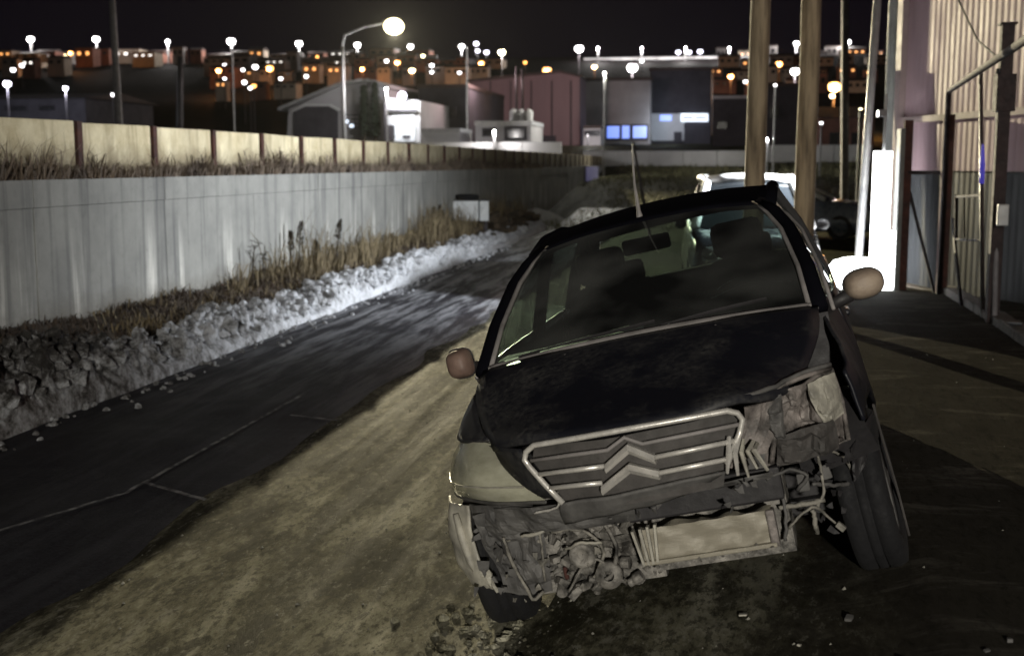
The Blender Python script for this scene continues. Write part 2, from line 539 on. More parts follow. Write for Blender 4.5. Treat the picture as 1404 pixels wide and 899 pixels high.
M['town_dark'] = pm('town_dark', (0.055, 0.05, 0.062), (0.03, 0.028, 0.036), 0.7, 0.9, 0, 0.1)
M['town_pink'] = pm('town_pink', (0.24, 0.165, 0.17), (0.17, 0.12, 0.128), 0.25, 0.85, 0, 0.1, sx=(2, 2, 0.3))
M['town_white'] = pm('town_white', (0.55, 0.55, 0.56), (0.4, 0.4, 0.41), 0.5, 0.85, 0, 0.1)
M['hall_grey'] = pm('hall_grey', (0.40, 0.39, 0.41), (0.29, 0.285, 0.3), 0.4, 0.8, 0, 0.1)
M['town_glass'] = pm('town_glass', (0.03, 0.03, 0.035), (0.018, 0.018, 0.02), 3, 0.2, 0, 0)
M['win_warm'] = emit('window_warm', (1.0, 0.42, 0.12), 2.2)
M['win_white'] = emit('window_white', (1.0, 0.93, 0.85), 2.4)
M['win_blue'] = emit('window_blue', (0.12, 0.27, 1.0), 1.1)
M['win_cold'] = emit('window_cold', (0.75, 0.85, 1.0), 1.6)
M['glow_white'] = emit('lamp_white', (1.0, 0.97, 0.98), 7.0)
M['glow_warm'] = emit('lamp_warm', (1.0, 0.87, 0.50), 9.0)
M['glow_orange'] = emit('lamp_orange', (1.0, 0.42, 0.10), 5.0)
M['glow_violet'] = emit('lamp_violet', (0.85, 0.82, 1.0), 6.0)
M['conifer'] = pm('conifer', (0.03, 0.045, 0.025), (0.015, 0.022, 0.013), 2, 0.9, 0, 0)

# ================================================================== GROUND
# wreck pose, in road space (x right of the camera, y along the lane)
CAR_LOC = Vector((-0.059, 4.684, 0.175))
CAR_YAW, CAR_ROLL = rad(-3.32), rad(-13.0)
CAR_M = Matrix.Translation(CAR_LOC) @ Matrix.Rotation(CAR_YAW, 4, 'Z') @ Matrix.Rotation(CAR_ROLL, 4, 'Y')


def terrain(y):
    k = [(-400, 0), (38, 0), (58, 1.2), (80, 3.0), (110, 4.6), (150, 10.0), (228, 21.6), (262, 22.6), (330, 12), (900, 8), (5000, 8)]
    for (a, za), (b, zb) in zip(k, k[1:]):
        if y <= b:
            return za + (zb - za) * sm(a, b, y) if b != 228 else za + (zb - za) * (y - a) / (b - a)
    return 8


def gz(x, y):
    z = terrain(y)
    if y < 60 and x < -6.1:
        z = max(z, 1.55 * sm(-6.15, -6.3, x))
    # bank the wreck stands on
    if -6 < x < 8 and y < 24:
        c, s = math.cos(CAR_YAW), math.sin(CAR_YAW)
        lx = (x - CAR_LOC.x) * c + (y - CAR_LOC.y) * s
        t = 0.175 + math.tan(rad(13.0)) * lx - 0.012
        t = min(max(t, 0), 0.36)
        t *= sm(24, 9, y)
        z += t
    if y < 60 and x > -3.4:
        n = noise.fractal(Vector((x * 1.3, y * 0.55, 0)), 0.9, 2.1, 4) * 0.006
        n += noise.fractal(Vector((x * 5, y * 2.2, 5)), 0.9, 2.1, 3) * 0.003
        n += noise.fractal(Vector((x * 11 + y * 1.6, y * 2.5, 8)), 0.9, 2.1, 2) * 0.0045
        n += abs(noise.noise(Vector((x * 2.0 - y * 0.25, y * 0.35, 9)))) * 0.007
        w = sm(-2.95, -2.55, x + 0.16 * noise.noise(Vector((y * 0.9, 3, 1))))
        z += w * (n + 0.022) - (1 - w) * 0.03
    elif y < 60 and x > -6.1:
        z -= 0.03
    elif y >= 60:
        z += noise.fractal(Vector((x * 0.05, y * 0.05, 2)), 0.9, 2, 3) * 0.35 * sm(60, 100, y)
    return z


def axis(segs):
    out = [segs[0][0]]
    for a, b, st in segs:
        n = max(1, round((b - a) / st))
        out += [a + (b - a) * (i + 1) / n for i in range(n)]
    return out


xs = axis([(-5000, -400, 1500), (-400, -60, 20), (-60, -12, 4), (-12, -6.4, 0.8), (-6.4, -6.0, 0.1), (-6.0, -3.2, 0.7), (-3.2, 4.2, 0.04), (4.2, 12, 0.8), (12, 80, 4), (80, 400, 20), (400, 5000, 1500)])
ys = axis([(-400, -20, 60), (-20, 1.5, 2), (1.5, 9, 0.05), (9, 18, 0.12), (18, 60, 0.7), (60, 280, 4), (280, 900, 60), (900, 5000, 1000)])
vs = [(x, y, gz(x, y)) for y in ys for x in xs]
nx, ny = len(xs), len(ys)
fs = [(j * nx + i, j * nx + i + 1, (j + 1) * nx + i + 1, (j + 1) * nx + i) for j in range(ny - 1) for i in range(nx - 1)]
g = MB(); g.v, g.f = vs, fs
tag(g.build('ground', M['dirt'], smooth=True), kind='structure')

gvl = MB(); RG = random.Random(21)
for k in range(1500):
    y = 2.6 + 9 * RG.random() ** 1.5; x = RG.uniform(-2.75, 2.6)
    r0 = 0.003 + 0.008 * RG.random() ** 4 + (0.007 if k % 120 == 0 else 0)
    if x > 0.2 and k % 6: continue
    z = gz(x, y)
    a_ = RG.uniform(0, 6.28); pts = []
    for q in range(5):
        an = a_ + q * 1.2566 + RG.uniform(-.3, .3); pts.append((x + math.cos(an) * r0 * RG.uniform(.7, 1.3), y + math.sin(an) * r0 * RG.uniform(.7, 1.3), z - 0.002))
    tp = (x + RG.uniform(-.3, .3) * r0, y + RG.uniform(-.3, .3) * r0, z + r0 * RG.uniform(.5, 1.1))
    gvl.add(pts + [tp], [(q, (q + 1) % 5, 5) for q in range(5)])
M['stone'] = pm('gravel_stone', (0.34, 0.33, 0.28), (0.15, 0.145, 0.12), 3, 0.9, 0, 0)
tag(gvl.build('gravel', M['stone']), 'loose grit scattered over the dirt around the wreck', 'gravel', kind='stuff')
ml = MB()
for k in range(110):
    qq = atZ(RG.choice((655, 640, 690, 672)), RG.choice((868, 885, 850, 900)), 0.0); cx_, cy_ = qq.x, qq.y; x = RG.gauss(cx_, .11); y = RG.gauss(cy_, .16); r0 = .006 + .022 * RG.random() ** 3; n0 = len(ml.v)
    ml.sphere((x, y, gz(x, y)), r0, 7, 5, .55)
    for q in range(n0, len(ml.v)): ml.v[q] = tuple(Vector(ml.v[q]) + Vector((RG.uniform(-1, 1), RG.uniform(-1, 1), RG.uniform(-1, 1))) * r0 * .28)
tag(ml.build('mud_lumps', M['dirt']), 'frozen lumps of mud beside the left front tyre', 'mud', kind='stuff')
# lane
r = MB()
rx = [-4.95 + 2.6 * i / 12 for i in range(13)]
r.grid([[Vector((x, y, 0.004 * noise.noise(Vector((x, y * 0.3, 0))) + max(0, terrain(y)))) for x in rx] for y in axis([(-12, 30, 0.5), (30, 44, 1.5)])])
tag(r.build('road', M['asphalt'], smooth=True), kind='structure')
# worn parking bay lines
def strip(pts, w, z):
    L, R_ = [], []
    for i, p in enumerate(pts):
        a = Vector(pts[max(0, i - 1)]); b = Vector(pts[min(len(pts) - 1, i + 1)])
        t = (b - a).normalized(); nrm = Vector((-t.y, t.x))
        p = Vector(p) + nrm * 0.01 * noise.noise(Vector((i * 0.7, 1, 2)))
        L.append(Vector((*(p + nrm * w / 2), z))); R_.append(Vector((*(p - nrm * w / 2), z)))
    return [L, R_]
mk = MB()
mk.grid(strip([(-3.62 + 0.36 * min(1, i / 8), 5.2 + i * 0.12) for i in range(34)], 0.028, 0.0095))
mk.grid(strip([(-3.25 + 0.6 * i / 8, 6.38 - 0.34 * i / 8) for i in range(9)], 0.035, 0.0095))
mk.grid(strip([(-3.08 + 0.5 * i / 8, 8.35 - 0.16 * i / 8) for i in range(9)], 0.035, 0.0095))
tag(mk.build('road_marking', M['line_paint']), kind='structure')

# ---- verge between snow and wall
WALL_X = -6.0
def verge_z(x, y):
    t = sm(-4.85, -5.7, x)
    return (0.30 + 0.18 * sm(11, 7.5, y)) * t + 0.08 * sm(-5.6, -6.0, x) + 0.05 * noise.fractal(Vector((x * 2, y * 1.2, 3)), 0.9, 2, 4) * t - 0.01
v_ = MB()
v_.grid([[Vector((-6.02 + 1.2 * i / 16, y, verge_z(-6.02 + 1.2 * i / 16, y) + max(0, terrain(y)))) for i in range(17)] for y in axis([(-2, 30, 0.15), (30, 40, 0.8)])])
tag(v_.build('verge', M['earth'], smooth=True), kind='structure')

# ---- ploughed snow bank
def snow_pt(i, n, y):
    t = i / n
    wob = 0.10 * noise.noise(Vector((y * 0.8, 0, 0)))
    cx = -4.72 - 0.95 * t + wob
    hgt = (0.33 + 0.22 * sm(11.5, 7.5, y)) * math.sin(PI * min(1, t * 1.02) ** 0.75) ** 0.9 if 0 < t < 1 else 0.0
    base = verge_z(cx, y) if cx < -4.85 else 0.0
    z = max(base * 0.8, hgt * (0.85 + 0.3 * noise.noise(Vector((y * 0.55, 7, 0)))))
    p = Vector((cx, y, z))
    q = Vector((cx * 1.0, y + cx * 0.6, z))
    wq = q + Vector((noise.noise(q * 2.1), noise.noise(q * 2.1 + Vector((5, 1, 0))), 0)) * 0.22
    v1 = noise.voronoi(wq * 3.6)[0]; v2 = noise.voronoi(wq * 8.5)[0]
    d = (0.42 - v1[0]) * 0.10 + (v1[1] - v1[0]) * 0.03 + (0.4 - v2[0]) * 0.06 + noise.fractal(q * 2.4, 0.9, 2.1, 4) * 0.07 + noise.fractal(q * 14, 0.7, 2.1, 3) * 0.022
    e = sm(0, 0.12, t) * sm(1, 0.85, t)
    return p + Vector((d * 0.9, noise.noise(q * 5 + Vector((9, 0, 0))) * 0.04, d * 0.8)) * e + Vector((0, 0, -0.03 if t in (0, 1) else 0))
s_ = MB()
s_.grid([[snow_pt(i, 44, y) for i in range(45)] for y in axis([(3.0, 20, 0.028), (20, 34, 0.08)])])
tag(s_.build('snow_bank', M['snow'], smooth=False), 'ploughed bank of dirty snow along the lane', 'snow', kind='stuff')
def skew(a, b, p): return a + (b - a) * random.random() ** p
lumps = MB()
for k in range(1900):
    y = skew(4, 27, 1.4)
    if k < 420: x = -4.72 + random.gauss(0.04, 0.13); zz = 0.0; r0 = random.uniform(0.008, 0.035)
    else:
        t = random.uniform(0.05, 0.9); pp0 = snow_pt(t * 44, 44, y); x, zz = pp0.x, pp0.z; r0 = 0.018 + 0.06 * random.random() ** 2.2
    vsn = len(lumps.v)
    lumps.sphere((x, y, zz + r0 * 0.3), r0, 6, 4, random.uniform(.5, .9))
    for q in range(vsn, len(lumps.v)):
        p = Vector(lumps.v[q]); lumps.v[q] = tuple(p + Vector((random.uniform(-1, 1), random.uniform(-1, 1), random.uniform(-1, 1))) * r0 * 0.3)
tag(lumps.build('snow_lumps', M['snow']), 'loose lumps of snow fallen from the bank onto the lane', 'snow', kind='stuff')


# ---- grasses
def blades(mb, n, fx, fy, fz, h0, h1, w=0.006, lean=0.35):
    for _ in range(n):
        y = fy(); x = fx(y); z = fz(x, y)
        h = random.uniform(h0, h1); a = random.uniform(0, 2 * PI)
        le = random.uniform(0.05, lean) * h
        dx, dy = math.cos(a) * le, math.sin(a) * le
        ww = w * random.uniform(0.7, 1.5) * (1 + y / 22)
        b = random.uniform(0, PI); ux, uy = math.cos(b) * ww, math.sin(b) * ww
        dr = random.uniform(0.45, 1.05); kx, ky = random.uniform(-.15, .15) * h, random.uniform(-.15, .15) * h
        mb.add([(x - ux, y - uy, z - 0.02), (x + ux, y + uy, z - 0.02), (x + ux * 0.6 + dx * 0.4 + kx, y + uy * 0.6 + dy * 0.4 + ky, z + h * 0.6),
                (x - ux * 0.6 + dx * 0.4 + kx, y - uy * 0.6 + dy * 0.4 + ky, z + h * 0.6), (x + dx * 1.4, y + dy * 1.4, z + h * dr)], [(0, 1, 2, 3), (3, 2, 4)])


def skew(a, b, p): return a + (b - a) * random.random() ** p

gr = MB()
def tuft(n_c, n_b, y0, y1, x0, x1, h0, h1, pw=1.2, lean=1.1):
    for _ in range(n_c):
        cy = skew(y0, y1, pw); cx = random.uniform(x0, x1); hh = random.uniform(h0, h1)
        blades(gr, random.randint(n_b // 2, n_b), lambda y: min(-5.2, max(-5.99, random.gauss(cx, 0.09))), lambda: random.gauss(cy, 0.14), verge_z, hh * 0.35, hh, 0.005, lean)
tuft(95, 40, 10.5, 34, -5.98, -5.3, 0.06, 0.24)
tuft(40, 45, 14, 34, -5.98, -5.6, 0.25, 0.45, 1.0, 0.7)
for _ in range(80):
    cy = random.choice((random.uniform(15, 20), random.gauss(24.5, .9), random.gauss(29.5, 1.2), random.uniform(22, 36))); cx = random.uniform(-5.95, -5.4)
    blades(gr, 16, lambda y: random.gauss(cx, .1), lambda: random.gauss(cy, .22), verge_z, .35, .95, 0.004, .3)
blades(gr, 700, lambda y: random.uniform(-5.98, -5.55), lambda: skew(15, 36, 1.0), verge_z, 0.14, 0.42, 0.006, 0.5)
tag(gr.build('verge_grass', M['straw']), 'straw coloured dead grass on the verge below the grey wall', 'grass', kind='stuff')
gr = MB()
tuft(230, 40, 6.5, 26, -5.98, -5.25, 0.05, 0.16, 1.0, 1.6)
blades(gr, 2500, lambda y: random.uniform(-5.98, -5.3), lambda: skew(6.5, 20, 1.0), verge_z, 0.03, 0.10, 0.006, 1.6)
tag(gr.build('trampled_grass', M['straw_dark']), 'flattened brown grass on the near verge', 'grass', kind='stuff')
gr = MB()
def clump(): 
    c = skew(7.5, 42, 1.3)
    return c
blades(gr, 11000, lambda y: random.uniform(-6.28, -6.05), lambda: clump(), lambda x, y: 1.68, 0.06, 0.26, 0.004, 0.9)
for _ in range(60):
    c = skew(8, 40, 1.2); hh = random.uniform(0.22, 0.58)
    blades(gr, 60, lambda y: random.uniform(-6.28, -6.08), lambda: random.gauss(c, 0.17), lambda x, y: 1.68, 0.08, hh, 0.005, 0.5)
M['straw_purple'] = pm('faded_stalks', (0.26, 0.205, 0.155), (0.07, 0.053, 0.044), 2.5, 0.9, 0, 0)
tag(gr.build('wall_top_grass', M['straw_purple']), 'brown dead grass along the foot of the barrier', 'grass', kind='stuff')
gr = MB()
def field_z(x, y): return terrain(y) + 0.02
for _ in range(420):
    cx, cy, hh = random.uniform(-5.0, 7.5), skew(34, 72, 1.0), 0.08 + 0.34 * random.random() ** 2.5
    blades(gr, 26, lambda y: random.gauss(cx, 0.35), lambda: random.gauss(cy, 0.6), field_z, hh * 0.3, hh, 0.006, 1.5)
tag(gr.build('field_weeds', M['shrub_green']), 'scrubby weeds on the slope at the end of the lane', 'weeds', kind='stuff')


# ---- tall dead weeds one by one
def weed(px, py0, py1, xw, style, label):
    p = atX(px, py0, xw)
    base = Vector((p.x, p.y, verge_z(max(-5.95, p.x), p.y) - 0.02))
    top = atX(px, py1, xw).z
    h = max(0.25, top - base.z)
    o = empty('dead_weed', base, label, 'weed', 'tall dead weeds on the verge')
    st = MB(); hd = MB()
    ln = random.uniform(-0.12, 0.12) * h
    pts = [Vector((ln * t * t, random.uniform(-.01, .01), h * t)) for t in (0, .3, .6, .85, 1.0)]
    st.tube(pts, [0.013, 0.012, 0.010, 0.008, 0.004], 5)
    if style == 'spike':
        for k in range(150):
            t = random.uniform(0.45, 1.0)
            c = cr(pts, t); rr = 0.055 * (1.15 - t) + 0.012
            a = random.uniform(0, 2 * PI); d = Vector((math.cos(a), math.sin(a), random.uniform(0.3, 1.2))) * rr
            hd.add([c, c + d + Vector((0.006, 0, 0)), c + d * 1.2 + Vector((0, 0, 0.02)), c + d + Vector((-0.006, 0.004, 0))], [(0, 1, 2, 3)])
    else:
        for k in range(9):
            t = random.uniform(0.5, 0.95); c = cr(pts, t); a = random.uniform(0, 2 * PI)
            e = c + Vector((math.cos(a) * 0.14 * h, math.sin(a) * 0.10 * h, random.uniform(0.1, 0.25) * h))
            st.tube([c, (c + e) / 2 + Vector((0, 0, -0.01)), e], [0.004, 0.003, 0.002], 4)
            for q in range(12):
                a2 = random.uniform(0, 2 * PI); d = Vector((math.cos(a2), math.sin(a2), random.uniform(0, 0.5))) * random.uniform(0.02, 0.05)
                hd.add([e, e + d + Vector((0.006, 0, 0)), e + d * 1.25, e + d + Vector((-0.006, 0.003, 0))], [(0, 1, 2, 3)])
    st.build('stem', M['weed'], o)
    hd.build('seed_head', M['weed'], o)['kind'] = 'stuff'


for a in [(347, 395, 338, -5.85, 'umbel', 'branching dead weed, leftmost in front of the grey wall'),
          (362, 395, 350, -5.85, 'umbel', 'low branching dead weed beside the leftmost one'),
          (400, 385, 318, -5.85, 'spike', 'thin dead weed spike standing left of the tallest spike'),
          (410, 385, 305, -5.80, 'spike', 'tallest dark weed spike against the grey wall'),
          (437, 385, 332, -5.80, 'spike', 'shorter weed spike between two taller ones'),
          (462, 380, 303, -5.80, 'spike', 'lone straight weed spike with a thick top'),
          (428, 390, 350, -5.75, 'umbel', 'small bushy weed at the foot of the tall spikes'),
          (525, 352, 330, -5.85, 'umbel', 'low leaning weed left of the white cabinet'),
          (538, 352, 322, -5.85, 'spike', 'short weed spike near the white cabinet'),
          (592, 340, 285, -5.9, 'spike', 'tall weed left of the white cabinet, farthest left of its cluster'),
          (600, 340, 282, -5.9, 'spike', 'tall weed in the middle of the cluster by the cabinet'),
          (608, 340, 290, -5.9, 'spike', 'weed touching the white cabinet on its left'),
          (700, 325, 278, -5.9, 'umbel', 'dark weed right of the white cabinet'),
          (730, 315, 275, -5.9, 'umbel', 'far weed by the wall beyond the cabinet')]:
    weed(*a)

# ================================================================== RETAINING WALL AND BARRIER
wall = empty('retaining_wall', (WALL_X, 5, 0), 'long grey stained concrete retaining wall beside the snowy verge', 'wall')
Y0, PL = 9.9 - 2.6 * 3, 2.6
for k in range(30):
    y0 = Y0 + PL * k; y1 = y0 + PL
    for z0, z1, dx in ((-0.1, 1.455, 0.0), (1.458, 1.705, 0.004)):
        b = MB()
        off = random.uniform(-0.006, 0.006) + dx
        b.box((-0.14 + off, (y0 + y1) / 2 - 5, (z0 + z1) / 2 + max(0, terrain(y0) * 0.05)), (0.28, PL - 0.009, z1 - z0))
        o = b.build('concrete_panel', M['wall'], wall, bevel=0.004)
# fence of slabs between rusty posts
fence = empty('barrier_fence', (-6.30, 5, 1.6), 'barrier of yellowish concrete slabs between rusty posts on top of the wall', 'barrier')
ya = atX(100, 200, -6.3).y
SL = (atX(408, 210, -6.3).y - ya) / 4
BH = 0.60
k0 = -3
for k in range(k0, 34):
    y0 = ya + SL * k
    jit = random.uniform(-0.012, 0.012)
    b = MB()
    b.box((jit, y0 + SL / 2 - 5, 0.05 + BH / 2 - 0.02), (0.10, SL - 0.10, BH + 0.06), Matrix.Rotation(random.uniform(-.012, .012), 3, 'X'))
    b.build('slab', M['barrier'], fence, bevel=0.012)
    b = MB()
    b.box((0.035, y0 - 5, 0.05 + BH / 2 - 0.01), (0.10, 0.10, BH + 0.05))
    b.build('post', M['rust'], fence, bevel=0.006)

bp = atX(812, 238, -5.72)
bs_ = empty('blue_light_patch', (-5.72, bp.y, bp.z), 'patch of blue light drawn as a faint glowing panel on the dark far end of the wall', 'sign')
b = MB(); b.box((0, 0, 0), (0.06, 5.0, 0.62)); b.build('panel', emit('faint_blue', (0.10, 0.09, 0.9), 0.06), bs_)  # blue light falling on the wall, drawn as a glowing panel
b = MB(); b.box((-0.06, 0, 0), (0.07, 5.3, 0.70)); b.build('frame', M['dark_metal'], bs_)  # backing added behind the blue light patch
# white cabinet on the verge with an old tyre on top
cp = atX(642, 315, -5.72)
cab = empty('cabinet', (-5.72, cp.y, 0.30), 'white box cabinet on legs standing in weeds by the wall', 'cabinet', rz=rad(20))
b = MB(); b.box((-0.09, 0, 0.47), (0.60, 0.42, 0.46)); b.build('body', M['cabinet'], cab, bevel=0.01)
b = MB(); b.box((0.345, -0.01, 0.47), (0.21, 0.42, 0.46)); b.build('side_door', M['cabinet'], cab, bevel=0.01)
b = MB(); b.box((0.03, 0, 0.715), (0.92, 0.46, 0.025)); b.build('lid', M['black_plastic'], cab)
for lx in (-0.33, 0.40):
    for ly in (-0.16, 0.16):
        b = MB(); b.box((lx, ly, 0.06), (0.05, 0.05, 0.36)); b.build('leg', M['dark_metal'], cab)
def torus(R0, r0, n=24, m=10, sx=1.0, c=(0, 0, 0)):
    t = MB()
    prof = [(R0 + r0 * math.cos(2 * PI * i / m), sx * r0 * math.sin(2 * PI * i / m)) for i in range(m + 1)]
    t.lathe(prof, c, n)
    return t
o = torus(0.22, 0.065).build('old_tyre', M['rubber'], smooth=True, loc=(-5.74, cp.y, 0.30 + 0.79))
tag(o, 'old black tyre lying on the white cabinet', 'tyre')
# dark rubble heap right of the cabinet
rb = MB()
for k in range(130):
    p = atX(random.gauss(682, 18), 350, -5.3); x = -5.3 + random.uniform(-0.5, 0.35)
    hgt = max(0, 0.42 * (1 - ((p.y - 30) / 6) ** 2)) if True else 0
    rb.box((x, p.y, 0.2 + random.uniform(0, max(0.05, hgt))), (random.uniform(.06, .3), random.uniform(.06, .3), random.uniform(.04, .16)),
           Matrix.Rotation(random.uniform(0, 3), 3, 'Z') @ Matrix.Rotation(random.uniform(-.6, .6), 3, 'X'))
tag(rb.build('rubble_heap', M['earth']), 'dark heap of earth and rubble at the end of the snow bank', 'rubble', kind='stuff')

# ================================================================== LAMPS AND POLES
def lamp_light(name, loc, power, col, size=0.25, spot=None, aim=None, parent=None):
    L = bpy.data.lights.new(name, 'SPOT' if spot else 'POINT')
    L.energy = power; L.color = col; L.shadow_soft_size = size
    o = bpy.data.objects.new(name, L)
    COL.objects.link(o)
    if spot:
        L.spot_size = spot; L.spot_blend = 0.8
        o.rotation_euler = (Vector(aim) - Vector(loc)).to_track_quat('-Z', 'Y').to_euler()
    o.location = loc
    if parent:
        o.parent = parent
        o.location = Vector(loc) - parent.location
    return o


# the big street lamp beyond the wall: placed on its true ray where the wall's shadow edge demands
dl = ray(540, 38)
best = None
for i in range(200, 900):
    p = CAM + dl * (i * 0.1)
    if p.x < -7:
        e = abs((p.z - 2.27) / (-6.3 - p.x) - 2.22 / (6.3 - 2.85))
        if best is None or e < best[0]: best = (e, p)
LAMP = best[1]
base = atY(472, 185, LAMP.y + 1.2); bz = 1.6
sl = empty('street_lamp', (base.x, base.y, bz), 'tall street lamp with curved arm and bright yellow light beyond the wall', 'street lamp')
hz = LAMP.z - bz + 0.15
arm_b = Vector((0, 0, hz - 0.9)); head = LAMP - Vector((base.x, base.y, bz))
b = MB(); b.tube([(0, 0, -0.5), (0, 0, hz - 1.6), arm_b], [0.11, 0.085, 0.07], 10); b.build('pole', M['pale_metal'], sl, smooth=True)
b = MB(); b.tube([arm_b, arm_b + Vector((0.12, 0, 0.55)), arm_b.lerp(head, 0.45) + Vector((0, 0, 0.55)), head + Vector((-0.3, 0.1, 0.26))], [0.06, 0.055, 0.05, 0.045], 8); b.build('arm', M['pale_metal'], sl, smooth=True)
b = MB(); b.box(head + Vector((-0.1, 0.02, 0.30)), (0.8, 0.36, 0.10)); b.build('housing', M['pale_metal'], sl, bevel=0.03)
b = MB(); b.sphere(head + Vector((0, 0, 0.05)), 0.50, 16, 10, 0.8); b.build('globe', M['glow_warm'], sl, smooth=True)
lamp_light('street_light', LAMP + Vector((0.05, -0.1, -0.35)), P_STREET, C_STREET, 0.10, rad(84), (0.5, 3, 0), sl)

# unseen lamp added behind the photographer to light the wreck's face
nl = empty('unseen_lamp', (2.6, -10.5, 0), 'unseen lamp added on a grey pole behind the photographer', 'street lamp')
b = MB(); b.tube([(0, 0, -0.2), (0, 0, 3.4)], [0.09, 0.06], 10); b.build('pole', M['grey_pole'], nl)
b = MB(); b.tube([(0, 0, 3.3), (-0.3, 0.4, 3.55), (-0.6, 0.9, 3.6)], 0.035, 8); b.build('arm', M['grey_pole'], nl)
b = MB(); b.box((-0.7, 1.05, 3.62), (0.3, 0.6, 0.1)); b.build('housing', M['grey_pole'], nl, bevel=0.02)
b = MB(); b.box((-0.7, 1.05, 3.555), (0.22, 0.5, 0.02)); b.build('lens', M['glow_warm'], nl)
lamp_light('unseen_light', Vector((1.9, -9.45, 3.50)), P_NEAR, C_NEAR, 0.22, rad(120), (-1.5, 8, 1.0), nl)


def pole(px0, py0, px1, py1, Y, r0, r1, mat, name, label, zbase=None, group=None, head=False):
    top = atY(px0, py0, Y); bot = atY(px1, py1, Y)
    d = (bot - top)
    if head is None: pass
    o = empty(name, bot, label, 'pole', group)
    zb = -0.4 if zbase is None else zbase - bot.z
    ext = top - bot
    # carry the line on to the ground
    low = Vector((0, 0, 0)) + ext * (zb / ext.z)
    b = MB(); b.tube([low, Vector((0, 0, 0)), ext * 0.5, ext], [r0, r0, (r0 + r1) / 2, r1], 10); b.build('shaft', mat, o, smooth=True)
    return o


# two wooden utility poles behind the wreck (carried up out of frame)
for px0, px1, yb, Y, rr, lab in ((1052, 1033, 252, 13.0, 0.108, 'round wooden utility pole, left one, behind the wreck roof'),
                                 (1122, 1102, 285, 13.6, 0.112, 'round wooden utility pole, right one, between two parked cars')):
    t = atY(px0, -250, Y); bt = atY(px1, yb, Y)
    o = empty('utility_pole', (bt.x, bt.y, 0), lab, 'pole', 'wooden utility poles behind the wreck')
    low = Vector((0, 0, -0.3)); hi = t - Vector((bt.x, bt.y, 0))
    b = MB()
    pts = [low] + [Vector((0, 0, 0)).lerp(hi, k / 14) + Vector((0.006 * noise.noise(Vector((k, Y, 0))), 0, 0)) for k in range(1, 15)]
    b.tube(pts, [rr * 1.04 - 0.0012 * k for k in range(15)], 16)
    b.build('trunk', M['pole_wood'], o, smooth=True)
    b = MB(); b.tube([hi + Vector((-0.7, 0, -0.3)), hi + Vector((0.7, 0, -0.3))], 0.05, 6); b.build('crossarm', M['pole_wood'], o)

pole(150, -60, 163, 165, 46, 0.15, 0.12, M['grey_pole'], 'tall_pole', 'tall pale pole rising above the frame beyond the left barrier', 1.5)
pole(247, 78, 247, 170, 60, 0.16, 0.13, M['dark_metal'], 'tall_pole', 'dark thin pole in front of the black hillside at left', 1.5)
pole(1159, -60, 1158, 262, 40, 0.13, 0.11, M['grey_pole'], 'tall_pole', 'dark slim pole right of the wooden utility poles', 0)
pole(708, 92, 708, 168, 70, 0.07, 0.06, M['dark_metal'], 'tall_pole', 'left of two thin dark poles before the pink warehouse', 2.0)
pole(716, 95, 717, 168, 70, 0.07, 0.06, M['dark_metal'], 'tall_pole', 'right of two thin dark poles before the pink warehouse', 2.0)
pole(528, 125, 528, 190, 62, 0.08, 0.07, M['dark_metal'], 'tall_pole', 'thin dark pole beside the lit garage door', 1.6)
pole(868, 195, 878, 250, 30, 0.035, 0.03, M['dark_metal'], 'tall_pole', 'short thin stake at the end of the lane', 0)

GW = 'street lamps on the far hill'


def far_lamp(px, py, Y, rpx, glow, label, pole_px=None, light=0, lcol=(1, 0.95, 0.92), name='street_lamp', group=None):
    p = atY(px, py, Y)
    r0 = rpx / FPX * Y
    zg = terrain(Y)
    if pole_px: zb = atY(px, py + pole_px, Y).z
    else: zb = zg
    o = empty(name, (p.x, p.y, min(zb, p.z - 0.3)), label, 'street lamp', group)
    h = p.z - o.location.z
    b = MB(); b.tube([(0, 0, -0.6), (0, 0, h)], [max(0.05, Y * (0.0005 if (pole_px or Y < 70) else 0.0003))] * 2, 6); b.build('pole', M['pale_metal'] if (pole_px or Y < 70) else M['dark_metal'], o)
    r0 *= 1.0 if pole_px else (0.62 + 0.38 * abs(math.sin(px * 12.9 + py)))
    b = MB(); b.sphere((0, 0, h), r0, 10, 7, 0.85); b.build('globe', glow, o, smooth=True)
    b = MB(); b.lathe([(0.02, h + r0 * 1.05), (r0 * 0.8, h + r0 * 0.62), (r0 * 0.86, h + r0 * 0.55)], n=8); b.build('cap', M['grey_pole'], o)
    if light:
        lamp_light('lamp_glow', p + Vector((0, -r0 * 1.5, -r0 * 0.6)), light, lcol, r0, parent=o)
    return o


